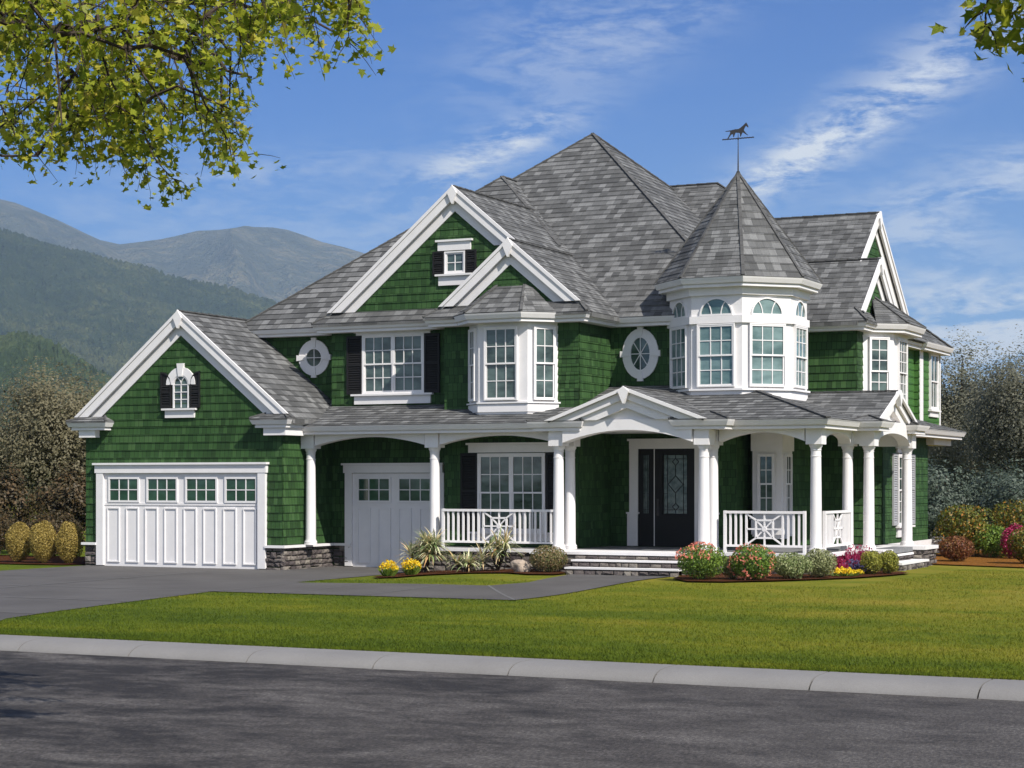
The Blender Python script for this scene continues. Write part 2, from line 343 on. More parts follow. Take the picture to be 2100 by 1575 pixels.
body('wall',ring(9.0,11.52,10.0,14.7),3.3,5.86,(1,),M_lap,.2,.014)
body('wall',ring(8.0,11.65,14.55,17.05),3.3,5.86,(0,1),M_lap,.2,.014)
gbody('gable_wall',FF(2.25),3.47,5.97,9.02,3.66,3)
gbody('gable_wall',FF(1.75),5.18,5.97,7.62,1.98,1)
gbody('gable_wall',FS(11.52),10.37,5.97,8.93,3.55,3)
gbody('gable_wall',FS(12.02),8.67,5.97,7.52,1.86,1)
# ---- roofs
def slab(mb,pts,t=.1,crs=True):
    pts=[Vector(p) for p in pts]; mb.prism([p-Vector((0,0,t)) for p in pts],pts)
    if crs: courses(mb,pts,.225,.014)
def solid_hip(mb,x0,x1,y0,y1,z0,p,faces='fblr'):
    w_=x1-x0;d_=y1-y0
    if abs(w_-d_)<1e-6 or w_<d_:
        k=w_/2; A=((x0+x1)/2,y0+k,z0+p*k); B=((x0+x1)/2,y1-k,z0+p*k)
        c=[(x0,y0,z0),(x1,y0,z0),(x1,y1,z0),(x0,y1,z0)]
        F={'f':[c[0],c[1],A],'r':[c[1],c[2],B,A],'b':[c[2],c[3],B],'l':[c[3],c[0],A,B]}
    else:
        k=d_/2; A=(x0+k,(y0+y1)/2,z0+p*k); B=(x1-k,(y0+y1)/2,z0+p*k)
        c=[(x0,y0,z0),(x1,y0,z0),(x1,y1,z0),(x0,y1,z0)]
        F={'f':[c[0],c[1],B,A],'r':[c[1],c[2],B],'b':[c[2],c[3],A,B],'l':[c[3],c[0],A]}
    if w_==d_: F['r']=[c[1],c[2],A];F['l']=[c[3],c[0],A]
    for kf,f in F.items():
        mb.poly(f)
        if kf in faces: courses(mb,f,.225,.014)
    mb.poly(c[::-1]); return c,A,B
def caps(par,lines,w_=.10):
    for p,q in lines:
        mb=MB(); p=Vector(p);q=Vector(q); L=(q-p).length; n=max(1,int(L/.28)); d=(q-p)/n
        for i in range(n):
            a=p+d*i; b=a+d*1.06; up=Vector((0,0,.020)); mb.bar(a+up*1.5,b+up,w_,.030)
        mb.build('ridge_cap',M_cap,par,fix=False)
ZG=5.97
mb=MB(); c,A,B=solid_hip(mb,-3.3,10.54,3.24,17.08,ZG,PT,'flr'); ro=mb.build('roof',M_roof,H,fix=False); caps(ro,[(c[0],A),(c[1],A),(c[2],A)])
mb=MB(); c,A,B=solid_hip(mb,-3.1,7.28,2.38,17.0,ZG-.02,PT,'fl'); 
courses(mb,[c[1],(7.28,9,ZG-.02),(A[0],9,A[2]),A],.225,.014); ro=mb.build('roof',M_roof,H,fix=False); caps(ro,[(c[0],A),((4.9,5.16,8.24-.26+.02),A),(A,(A[0],8.8,A[2]))])
mb=MB(); c,A,B=solid_hip(mb,-1.0,11.94,6.67,17.4,ZG-.02,PT,'frb'); ro=mb.build('roof',M_roof,H,fix=False)
def gable_y(x0,xr,x1,ya,yb,z0,p,name='roof',cap=True):
    zr=z0+p*(xr-x0); mb=MB()
    slab(mb,[(x0,ya,z0),(xr,ya,zr),(xr,yb,zr),(x0,yb,z0)]); slab(mb,[(xr,ya,zr),(x1,ya,z0),(x1,yb,z0),(xr,yb,zr)])
    o=mb.build(name,M_roof,H,fix=False)
    if cap: caps(o,[((xr,ya-.02,zr),(xr,yb,zr))])
    return o
def gable_x(y0,yr,y1,xa,xb,z0,p,name='roof',cap=True):
    zr=z0+p*(yr-y0); mb=MB()
    slab(mb,[(xa,y0,z0),(xb,y0,z0),(xb,yr,zr),(xa,yr,zr)]); slab(mb,[(xa,yr,zr),(xb,yr,zr),(xb,y1,z0),(xa,y1,z0)])
    o=mb.build(name,M_roof,H,fix=False)
    if cap: caps(o,[((xa,yr,zr),(xb+.02,yr,zr))])
    return o
gable_y(-.37,3.47,7.31,2.11,6.6,ZG,PT)
gable_y(3.07,5.20,7.33,1.61,5.2,ZG,PT)
gable_x(6.64,10.37,14.1,5.5,11.64,ZG,PT)
gable_x(6.62,8.67,10.72,9.6,12.14,ZG,PT)
caps(ro,[((11.94,17.4,ZG),(6.6,12.03,10.42)),((4.5,12.035,10.42),(6.6,12.035,10.42))])
gable_y(-6.21,-2.925,.36,-.13,2.9,3.575,.8116,'garage_roof')
# skirt roofs below the gables
def skirt(x0,x1,y0,y1,z,rise,side=None,ends=(True,True)):
    mb=MB()
    e0=(y1-y0) if ends[0] else 0; e1=(y1-y0) if ends[1] else 0
    if side is None:
        a,b,cc,d=(x0,y0,z),(x1,y0,z),(x1-e1,y1,z+rise),(x0+e0,y1,z+rise); bk=[(x1,y1,z),(x0,y1,z)]
    else: raise 0
    slab(mb,[a,b,cc,d],.06)
    ln=[]
    if ends[0]: slab(mb,[(x0,y1,z),a,d],.04); ln.append((a,d))
    if ends[1]: slab(mb,[b,(x1,y1,z),cc],.04); ln.append((b,cc))
    o=mb.build('skirt_roof',M_roof,H,fix=False)
    if ln: caps(o,ln,.07)
skirt(-.37,3.3,1.87,2.30,ZG+.004,.34,ends=(True,False))
skirt(3.05,7.31,1.37,1.80,ZG+.006,.34,ends=(True,True))
def skirt_x(y0,y1,x0,x1,z,rise):
    e=x1-x0; mb=MB(); slab(mb,[(x1,y0,z),(x1,y1,z),(x0,y1-e,z+rise),(x0,y0+e,z+rise)],.06)
    slab(mb,[(x0,y0,z),(x1,y0,z),(x0,y0+e,z+rise)],.04); slab(mb,[(x1,y1,z),(x0,y1,z),(x0,y1-e,z+rise)],.04)
    o=mb.build('skirt_roof',M_roof,H,fix=False); caps(o,[((x1,y0,z),(x0,y0+e,z+rise))],.07)
skirt_x(6.64,10.72,11.98,12.38,ZG+.004,.34); mb=MB(); slab(mb,[(11.88,10.6,ZG),(11.88,14.18,ZG),(11.48,13.8,ZG+.34),(11.48,10.6,ZG+.34)],.06); slab(mb,[(11.88,14.18,ZG),(11.48,14.18,ZG),(11.48,13.8,ZG+.34)],.04); mb.build('skirt_roof',M_roof,H,fix=False)
def corner_hip(x0,x1,y0,y1,z,rise,lx,rx):
    mb=MB(); a=(x0,y0,z);b=(x1,y0,z);c=(x1-rx,y1,z+rise);d=(x0+lx,y1,z+rise)
    slab(mb,[a,b,c,d],.03); slab(mb,[(x0,y1,z),a,d],.02); slab(mb,[b,(x1,y1,z),c],.02)
    mb.poly([(x0,y1,z),(x1,y1,z),c,d])
    o=mb.build('eave_return_roof',M_roof,H,fix=False); caps(o,[(a,d),(b,c)],.05)
corner_hip(-6.21,-4.97,-.36,.02,3.58,.15,.40,.30); corner_hip(-.72,.36,-.36,.02,3.58,.15,.30,.36)
# bay window roofs
def bay_roof(base,top,z0,name='bay_roof'):
    mb=MB(); n=len(base)-1
    P=[(x,y,z0) for x,y in base]
    for i in range(n):
        f=[P[i],P[i+1]]+([top[i+1],top[i]] if top[i+1]!=top[i] else [top[i]]); mb.poly(f); courses(mb,f,.225,.012)
    mb.poly(P[::-1]); mb.poly([P[-1],P[0]]+[t for k,t in enumerate(top) if k==0 or t!=top[k-1]])
    o=mb.build(name,M_roof,H,fix=False); caps(o,[(P[i],top[i]) for i in range(1,n)],.07)
bay_roof([(3.88,1.37),(4.47,.77),(5.93,.77),(6.54,1.37)],[(4.70,1.78,6.68),(4.82,1.74,6.68),(5.56,1.74,6.67),(5.70,1.78,6.67)],ZG+.01)
bay_roof([(12.36,7.52),(13.01,8.1),(13.01,9.9),(12.36,10.55)],[(11.99,8.45,6.72),(12.0,8.62,6.72),(12.0,9.45,6.72),(11.99,9.6,6.72)],ZG+.01)
# turret roof
T22=math.tan(PI/8)
TX,TY,TR=9.99,4.10,1.48
def octa(r,cx=TX,cy=TY): h=r*T22; return [(cx-h,cy-r),(cx+h,cy-r),(cx+r,cy-h),(cx+r,cy+h),(cx+h,cy+r),(cx-h,cy+r),(cx-r,cy+h),(cx-r,cy-h)]
mb=MB(); oc=octa(1.82); tip=(TX,TY,9.33)
for k in range(8):
    f=[(*oc[k],6.71),(*oc[(k+1)%8],6.71),tip]; mb.poly(f); courses(mb,f,.225,.012)
mb.poly([(*p,6.71) for p in oc][::-1]); tro=mb.build('turret_roof',M_roof,H,fix=False)
caps(tro,[((*p,6.71),tip) for p in oc],.075)
# porch roofs
mb=MB(); t_=3.1
fr_=[(-.4,.5,3.42),(13.25,.5,3.42),(13.25-t_,.5+t_,3.42+.3*t_),(-.4,.5+t_,3.42+.3*t_)]
rt_=[(13.25,.5,3.42),(13.25,13.4,3.42),(13.25-t_,13.4-t_,3.42+.3*t_),(13.25-t_,.5+t_,3.42+.3*t_)]
for f in (fr_,rt_): mb.poly(f); courses(mb,f,.225,.014)
mb.poly([(13.25,13.4,3.42),(8,13.4,3.42),(8,13.4-t_,3.42+.3*t_),(13.25-t_,13.4-t_,3.42+.3*t_)])
mb.poly([fr_[3],fr_[2],rt_[2],(8,13.4-t_,4.35),(-.4,13.4-t_,4.35)]); mb.poly([(-.4,.5,3.40),(13.25,.5,3.40),(13.25,13.4,3.40),(-.4,13.4,3.40)][::-1])
pr=mb.build('porch_roof',M_roof,H,fix=False); caps(pr,[(fr_[1],fr_[2])],.12)
mb=MB(); zr=4.135
slab(mb,[(6.97,.0,3.46),(8.8,.0,zr),(8.8,3.2,zr),(6.97,3.2,3.46)],.06); slab(mb,[(8.8,.0,zr),(10.63,.0,3.46),(10.63,3.2,3.46),(8.8,3.2,zr)],.06)
o=mb.build('porch_gable_roof',M_roof,H,fix=False); caps(o,[((8.8,-.02,zr),(8.8,2.6,zr))],.08)
mb=MB(); zr2=4.165
slab(mb,[(10.6,3.35,3.44),(13.52,3.35,3.44),(13.52,5.05,zr2),(10.6,5.05,zr2)],.06); slab(mb,[(10.6,5.05,zr2),(13.52,5.05,zr2),(13.52,6.75,3.44),(10.6,6.75,3.44)],.06)
o=mb.build('porch_gable_roof',M_roof,H,fix=False); caps(o,[((10.6,5.05,zr2),(13.54,5.05,zr2))],.08)
def ret(x0,x1,y0,y1,z,h_):   # little hipped roofs on the porch corners
    mb=MB(); a,b,c,d=(x0,y0,z),(x1,y0,z),(x1,y1,z),(x0,y1,z); k=min(x1-x0,y1-y0)/2
    if x1-x0>y1-y0: A_,B_=(x0+k,(y0+y1)/2,z+h_),(x1-k,(y0+y1)/2,z+h_); F=[[a,b,B_,A_],[b,c,B_],[c,d,A_,B_],[d,a,A_]]
    else: A_,B_=((x0+x1)/2,y0+k,z+h_),((x0+x1)/2,y1-k,z+h_); F=[[a,b,A_],[b,c,B_,A_],[c,d,B_],[d,a,A_,B_]]
    for f in F: mb.poly(f); courses(mb,f,.225,.01)
    mb.poly([a,b,c,d][::-1]); o=mb.build('eave_return_roof',M_roof,H,fix=False); caps(o,[(a,A_),(b,A_ if F[0][-1]==A_ and len(F[0])==3 else B_)],.05)
ret(6.42,7.78,.05,1.25,3.425,.17); ret(9.82,11.18,.05,1.25,3.425,.17); ret(12.9,13.75,2.95,4.0,3.425,.13); ret(12.9,13.75,6.15,7.3,3.425,.13)
# ---- gutters with fascia and soffit, mitred round a plan path (house on the left of travel)
def gutter(path,z,closed=False,prof=None,soff=.46,par=None,sc_=1.0,name='gutter'):
    pr_=prof or [(0,0),(.012,-.035),(.055,-.125),(.105,-.125),(.115,-.15),(.10,-.152),(.10,-.205),(soff,-.205),(soff,-.004)]
    P=[Vector((x,y)) for x,y in path]; n=len(P); rings=[]
    for i in range(n):
        a=P[i-1] if (i>0 or closed) else None; b=P[(i+1)%n] if (i<n-1 or closed) else None
        d1=(P[i]-a).normalized() if a is not None else None; d2=(b-P[i]).normalized() if b is not None else None
        d1=d1 or d2; d2=d2 or d1
        n1=Vector((-d1.y,d1.x)); n2=Vector((-d2.y,d2.x)); mi=(n1+n2).normalized(); k=1/max(.3,mi.dot(n1))
        rings.append([(P[i].x+mi.x*k*d,P[i].y+mi.y*k*d,z+zz*sc_) for d,zz in pr_])
    mb=MB(); m_=len(pr_)
    for i in range(n if closed else n-1):
        r0,r1=rings[i],rings[(i+1)%n]
        for j in range(m_): mb.poly([r0[j],r1[j],r1[(j+1)%m_],r0[(j+1)%m_]])
    if not closed: mb.poly(rings[0]); mb.poly(rings[-1][::-1])
    return mb.build(name,M_white,par or H,fix=True)
gutter([(-3.3,12),(-3.3,3.24),(-3.1,3.24),(-3.1,2.38),(.1,2.38)],ZG)
gutter([(-.37,2.7),(-.37,1.87),(3.4,1.87)],ZG)
gutter([(3.05,2.2),(3.05,1.37),(3.88,1.37),(4.47,.77),(5.93,.77),(6.54,1.37),(7.31,1.37),(7.31,3.24),(9.1,3.24)],ZG)
gutter([(10.6,6.64),(12.38,6.64),(12.38,7.54),(13.01,8.08),(13.01,9.9),(12.38,10.55),(12.38,10.72),(11.88,10.72),(11.88,14.2),(12.0,14.2),(12.0,17.4),(8,17.4)],ZG)
gutter(octa(1.82),6.71,True)
gutter([(-6.21,7),(-6.21,-.36),(-4.97,-.36),(-4.97,.02)],3.575,soff=.37); gutter([(-.72,.02),(-.72,-.36),(.36,-.36),(.36,2.6)],3.575,soff=.37)
gutter([(-.02,.5),(6.6,.5)],3.42,soff=.5)
gutter([(6.42,1.1),(6.42,.05),(7.78,.05),(7.78,1.1)],3.42,soff=.5); gutter([(9.82,1.1),(9.82,.05),(11.18,.05),(11.18,.5),(13.25,.5),(13.25,2.95),(13.75,2.95),(13.75,4.0),(13.0,4.0)],3.42,soff=.5)
gutter([(13.0,6.15),(13.75,6.15),(13.75,7.3),(13.25,7.3),(13.25,13.4),(11,13.4)],3.42,soff=.5)
# brackets under the garage eave returns
mb=MB(); mb.box(-5.92,-5.42,-.20,.0,3.19,3.37); mb.build('eave_bracket',M_white,H); mb=MB(); mb.box(-.42,.20,-.20,.6,3.19,3.37); mb.build('eave_bracket',M_white,H)
# ---- gable trim
def chevron(mb,fr,a,B,p,v0,v1,bf_,c0,c1):
    for s_ in (-1,1):
        bf=bf_ if not isinstance(bf_,tuple) else bf_[0 if s_<0 else 1]
        xt=(B-v0-bf)/p; xb=max(0,(B-v1-bf)/p); mb.fprism(fr,[(a,B-v0),(a+s_*xt,bf),(a+s_*xb,bf),(a,B-v1)],c0,c1)
def rake(fr,a,B,p,bf,oh=.12,k=1.0,post=True,vf=.58):
    mb=MB(); chevron(mb,fr,a,B,p,-.025,.07*k,bf,oh+.005,oh+.055); chevron(mb,fr,a,B,p,.072*k,.30*k,bf,oh-.03,oh+.028)
    o=mb.build('rake_board',M_white,H)
    mb=MB(); chevron(mb,fr,a,B,p,.26*k,vf*k,bf,.0,.045); mb.build('frieze_board',M_white,H)
    if post:
        mb=MB(); mb.fprism(fr,[(a-.125*k,B-.16*k),(a,B+.035),(a+.125*k,B-.16*k),(a+.01,B-.42*k),(a-.01,B-.42*k)],oh-.05,oh+.085); mb.build('apex_ornament',M_white,H)
rake(FF(0),-2.925,6.25,.8116,3.70)
rake(FF(2.25),3.47,9.18,PT,(6.27,7.72)); rake(FF(1.75),5.20,7.765,PT,6.25)
rake(FS(11.52),10.37,9.09,PT,(7.62,6.27)); rake(FS(12.02),8.67,7.69,PT,6.25)
# ---- windows
def fan(mb,fr,a,b,r0,r1,t0,t1,c0,c1,n=10,ky=1.0):
    pts=[(a+math.cos(t0+(t1-t0)*i/n)*r1,b+math.sin(t0+(t1-t0)*i/n)*r1*ky) for i in range(n+1)]
    inn=[(a+math.cos(t0+(t1-t0)*i/n)*r0,b+math.sin(t0+(t1-t0)*i/n)*(r0*ky if ky==1 else r0+(r1*ky-r1))) for i in range(n+1)]
    for i in range(n): mb.fprism(fr,[pts[i],pts[i+1],inn[i+1],inn[i]],c0,c1)
def sash(fm,gm,fr,a0,a1,b0,b1,nc,nr,c,fw=.035):
    fm.fbox(fr,a0,a0+fw,b0,b1,c,c+.035); fm.fbox(fr,a1-fw,a1,b0,b1,c,c+.035); fm.fbox(fr,a0+fw,a1-fw,b0,b0+fw,c,c+.034); fm.fbox(fr,a0+fw,a1-fw,b1-fw,b1,c,c+.034)
    A0,A1,B0,B1=a0+fw,a1-fw,b0+fw,b1-fw
    for i in range(1,nc): x=A0+(A1-A0)*i/nc; fm.fbox(fr,x-.010,x+.010,B0,B1,c+.004,c+.024)
    for i in range(1,nr): y=B0+(B1-B0)*i/nr; fm.fbox(fr,A0,A1,y-.010,y+.010,c+.005,c+.022)
    gm.fbox(fr,A0,A1,B0,B1,c-.006,c+.008)
def window(fr,a0,a1,b0,b1,nc=3,nr=2,bays=1,hung=True,gl=None,cas=.05,name='window'):
    fm=MB();gm=MB(); gl=gl or M_glass
    fm.fbox(fr,a0-cas,a0,b0-cas,b1+cas,.0,.075); fm.fbox(fr,a1,a1+cas,b0-cas,b1+cas,.0,.075); fm.fbox(fr,a0,a1,b1,b1+cas,.0,.073); fm.fbox(fr,a0,a1,b0-cas,b0,.0,.073)
    w_=(a1-a0)/bays; mid=(b0+b1)/2
    for k in range(bays):
        x0=a0+k*w_+(.02 if k else 0); x1=a0+(k+1)*w_-(.02 if k<bays-1 else 0)
        if k: fm.fbox(fr,a0+k*w_-.02,a0+k*w_+.02,b0,b1,.0,.07)
        if hung: sash(fm,gm,fr,x0,x1,mid-.02,b1,nc,nr,.032); sash(fm,gm,fr,x0,x1,b0,mid+.02,nc,nr,.012)
        else: sash(fm,gm,fr,x0,x1,b0,b1,nc,nr,.02)
    o=fm.build(name,M_white,H,fix=False); gm.build('pane',gl,o,fix=False); return o
def trim(fr,a0,a1,b0,b1,c0,c1,name,par=None,m=None):
    mb=MB(); mb.fbox(fr,a0,a1,b0,b1,c0,c1); return mb.build(name,m or M_white,par or H)
def sill(fr,a0,a1,bt,h_,win): 
    mb=MB(); mb.fbox(fr,a0,a1,bt-.045,bt,0,.12); mb.fbox(fr,a0+.07,a1-.07,bt-h_,bt-.047,0,.06); return mb.build('sill',M_white,win)
def head(fr,a0,a1,b0,b1,win):
    mb=MB(); mb.fbox(fr,a0+.05,a1-.05,b0,b1-.05,0,.06); mb.fbox(fr,a0,a1,b1-.048,b1,0,.10); return mb.build('head_trim',M_white,win)
def shutter(fr,a0,a1,b0,b1,m=None,arch=0):
    mb=MB(); s_=.05 if a1-a0>.35 else .038
    def top(x): return b1
    if arch==0:
        mb.fbox(fr,a0,a0+s_,b0,b1,.02,.065); mb.fbox(fr,a1-s_,a1,b0,b1,.02,.065)
        mb.fbox(fr,a0+s_,a1-s_,b0,b0+s_*1.3,.02,.064); mb.fbox(fr,a0+s_,a1-s_,b1-s_*1.3,b1,.02,.064); mm=(b0+b1)/2; mb.fbox(fr,a0+s_,a1-s_,mm-s_/2,mm+s_/2,.02,.064)
        rng_=[(b0+s_*1.3,mm-s_/2),(mm+s_/2,b1-s_*1.3)]
    else:
        # quarter round top: low on the side next to the window
        lo=b1-.30; hi=b1
        def top(x): q=(x-a0)/(a1-a0); q=1-q if arch>0 else q; return lo+(hi-lo)*math.sqrt(max(0,1-(1-q)**2)) 
        n=8; up=[(a0+(a1-a0)*i/n,top(a0+(a1-a0)*i/n)) for i in range(n+1)]
        for i in range(n): 
            (x0,y0),(x1,y1)=up[i],up[i+1]; mb.fprism(fr,[(x0,y0-.04),(x1,y1-.04),(x1,y1),(x0,y0)],.02,.064)
        mb.fbox(fr,a0,a0+s_,b0,top(a0)-.01,.02,.065); mb.fbox(fr,a1-s_,a1,b0,top(a1)-.01,.02,.065); mb.fbox(fr,a0+s_,a1-s_,b0,b0+.05,.02,.064); mm=b0+.38; mb.fbox(fr,a0+s_,a1-s_,mm-.02,mm+.02,.02,.064)
        rng_=[(b0+.05,mm-.02),(mm+.02,lo-.02)]
        mb.fprism(fr,[(a0+s_,lo-.02),(a1-s_,lo-.02),(a1-s_,top(a1-s_)-.04),(a0+(a1-a0)*.5,top(a0+(a1-a0)*.5)-.04),(a0+s_,top(a0+s_)-.04)],.02,.04)
    mb.fbox(fr,a0+s_/2,a1-s_/2,b0+.02,rng_[-1][1]+.01,.012,.022)
    for y0,y1 in rng_:
        n=max(2,int((y1-y0)/.055)); d=(y1-y0)/n
        for i in range(n):
            y=y0+d*i; P=fr.p; mb.prism([P(a0+s_,y,.055),P(a1-s_,y,.055),P(a1-s_,y+.012,.058),P(a0+s_,y+.012,.058)],[P(a0+s_,y+d*.8,.026),P(a1-s_,y+d*.8,.026),P(a1-s_,y+d*.8+.012,.029),P(a0+s_,y+d*.8+.012,.029)])
    return mb.build('shutter',m or M_dark,H,fix=False)
# big pair of windows over the small garage door
f=FF(2.25); wd=window(f,.95,2.59,4.28,5.66,3,2,2); sill(f,.60,2.88,4.24,.25,wd); head(f,.67,2.85,5.69,5.80,wd); shutter(f,.45,.90,4.24,5.68); shutter(f,2.64,3.06,4.24,5.68)
# small window in the big gable
wd=window(f,3.23,3.72,7.13,7.60,2,2,1,False,cas=.035); sill(f,2.96,3.95,7.09,.27,wd); head(f,2.96,3.95,7.66,7.92,wd); shutter(f,2.87,3.175,7.07,7.65); shutter(f,3.765,4.05,7.07,7.65)
# living room pair under the porch
f=FF(1.75); wd=window(f,4.40,6.06,.95,2.70,3,2,2); sill(f,4.1,6.5,.90,.2,wd); head(f,4.05,6.46,2.77,3.0,wd); shutter(f,3.89,4.34,.95,2.76); shutter(f,6.13,6.5,.95,2.76)
# round windows: ring of voussoirs with four keystones, round sash
def round_win(fr,a,b,rx,rz,ix,iz,spokes,key=.12,kout=.05):
    mb=MB(); n=24
    E=lambda r1,r2,t:(a+r1*math.cos(t),b+r2*math.sin(t))
    for i in range(n):
        t0=2*PI*i/n;t1=2*PI*(i+1)/n; mb.fprism(fr,[E(rx,rz,t0),E(rx,rz,t1),E(ix,iz,t1),E(ix,iz,t0)],0,.05)
    for t in (0,PI/2,PI,3*PI/2):
        c_,s_=math.cos(t),math.sin(t); ux,uz=-s_,c_
        o=(rx if abs(c_)>.5 else rz)+kout; i_=(ix if abs(c_)>.5 else iz)
        q=[(a+c_*o+ux*key*.62,b+s_*o+uz*key*.62),(a+c_*o-ux*key*.62,b+s_*o-uz*key*.62),(a+c_*i_-ux*key*.38,b+s_*i_-uz*key*.38),(a+c_*i_+ux*key*.38,b+s_*i_+uz*key*.38)]
        mb.fprism(fr,q,0,.075)
    o=mb.build('round_window',M_white,H,fix=True)
    fm=MB(); 
    for i in range(n):
        t0=2*PI*i/n;t1=2*PI*(i+1)/n; fm.fprism(fr,[E(ix+.002,iz+.002,t0),E(ix+.002,iz+.002,t1),E(ix-.035,iz-.035,t1),E(ix-.035,iz-.035,t0)],.0,.06)
    for k in range(spokes):
        t=PI*k/spokes+(PI/2 if spokes==2 else 0); p=E(ix-.03,iz-.03,t); q=E(ix-.03,iz-.03,t+PI); fm.bar(fr.p(p[0],p[1],.033+.0015*k),fr.p(q[0],q[1],.033+.0015*k),.018,.018,up=fr.n)
    fm.build('window_frame',M_white,o); gm=MB(); gm.fprism(fr,[E(ix-.02,iz-.02,2*PI*i/n) for i in range(n)],.005,.024); gm.build('pane',M_glass,o,fix=True)
round_win(FF(2.75),-.815,5.22,.455,.455,.255,.255,2); round_win(FF(3.6),7.735,5.12,.46,.60,.28,.42,4)
# arched garage gable window
f=FF(0); a=-2.925; mb=MB(); zc=4.46; r=.235
for i in range(14):
    t0=PI*i/14;t1=PI*(i+1)/14; E=lambda rr,t:(a+rr*math.cos(t),zc+rr*math.sin(t)); mb.fprism(f,[E(.43,t0),E(.43,t1),E(r,t1),E(r,t0)],0,.06)
mb.fprism(f,[(a-.10,zc+.52),(a+.10,zc+.52),(a+.055,zc+.20),(a-.055,zc+.20)],0,.085); wd=mb.build('arched_window',M_white,H)
fm=MB()
for i in range(14):
    t0=PI*i/14;t1=PI*(i+1)/14; fm.fprism(f,[E(r,t0),E(r,t1),E(r-.035,t1),E(r-.035,t0)],0,.05)
fm.fbox(f,a-r,a-r+.035,3.89,zc,0,.05); fm.fbox(f,a+r-.035,a+r,3.89,zc,0,.05); fm.fbox(f,a-.01,a+.01,3.9,zc,.02,.04); 
for z in (4.10,4.28,4.46): fm.fbox(f,a-r+.03,a+r-.03,z-.01,z+.01,.021,.038)
for s_ in (-1,1):
    pts=[(a+s_*(.2-.2*math.cos(t)) ,zc+.2*math.sin(t)) for t in [PI/2*i/6*.9 for i in range(7)]]
    for p,q in zip(pts,pts[1:]): fm.bar(f.p(p[0],p[1],.03),f.p(q[0],q[1],.03),.016,.016,up=f.n)
fm.build('window_frame',M_white,wd); gm=MB(); gm.fprism(f,[(a-.22,3.89)]+[(a+.22,3.89)]+[(a+.22*math.cos(PI*i/12),zc+.22*math.sin(PI*i/12)) for i in range(13)],.003,.018); gm.build('pane',M_glass,wd)
sill(f,-3.46,-2.45,3.88,.23,wd); shutter(f,-3.53,-3.21,3.89,4.78,arch=1); shutter(f,-2.64,-2.36,3.89,4.78,arch=-1)
# ---- garage doors
def garage_door(fr,x0,x1,zb,zt,wins,pans):
    mb=MB(); mb.fbox(fr,x0,x1,zb,zt,.0,.03)
    # stiles and rails standing proud round windows and panels
    zs=[zb,.10,1.44,1.60,2.16,zt]
    for a0,a1 in pans: 
        fw=.03
        mb.fbox(fr,a0,a0+fw,.08,1.44,.03,.055); mb.fbox(fr,a1-fw,a1,.08,1.44,.03,.055); mb.fbox(fr,a0+fw,a1-fw,.08,.08+fw,.03,.054); mb.fbox(fr,a0+fw,a1-fw,1.44-fw,1.44,.03,.054)
    mb.fbox(fr,x0,x1,1.50,1.555,.03,.045)
    o=mb.build('garage_door',M_white,H,fix=False)
    for a0,a1 in wins:
        fm=MB();gm=MB(); fm.fbox(fr,a0-.05,a0,1.57,2.20,.03,.06); fm.fbox(fr,a1,a1+.05,1.57,2.20,.03,.06); fm.fbox(fr,a0,a1,2.15,2.20,.03,.059); fm.fbox(fr,a0,a1,1.57,1.62,.03,.059)
        for i in (1,2): x=a0+(a1-a0)*i/3; fm.fbox(fr,x-.011,x+.011,1.62,2.15,.034,.052)
        fm.fbox(fr,a0,a1,1.874,1.896,.035,.050); wo=fm.build('window',M_white,o,fix=False)
        gm.fbox(fr,a0,a1,1.62,2.15,.0305,.038); q=gm.build('pane',M_glass_dk,o,fix=False)
f=FF(-.005)
garage_door(f,-5.25,-.65,-.03,2.30,[(-5.07,-4.22),(-3.90,-3.06),(-2.74,-1.89),(-1.58,-.74)],[(x,x+.385) for x in (-5.16,-4.58,-4.0,-3.42,-2.84,-2.26,-1.68,-1.10)])
mb=MB(); mb.fbox(f,-5.54,-.37,2.50,2.55,0,.16); mb.fbox(f,-5.50,-.41,2.30,2.498,0,.11); mb.fbox(f,-5.46,-5.25,.0,2.30,0,.10); mb.fbox(f,-.65,-.44,.0,2.30,0,.10); mb.build('garage_door_trim',M_white,H)
f=FF(2.245)
garage_door(f,.62,3.06,-.03,2.29,[(.80,1.66),(1.95,2.82)],[(x,x+.36) for x in (.76,1.34,1.92,2.50)])
mb=MB(); mb.fbox(f,.34,3.20,2.49,2.54,0,.14); mb.fbox(f,.38,3.16,2.30,2.488,0,.10); mb.fbox(f,.42,.62,.0,2.30,0,.09); mb.fbox(f,3.06,3.20,.0,2.30,0,.09); mb.build('garage_door_trim',M_white,H)
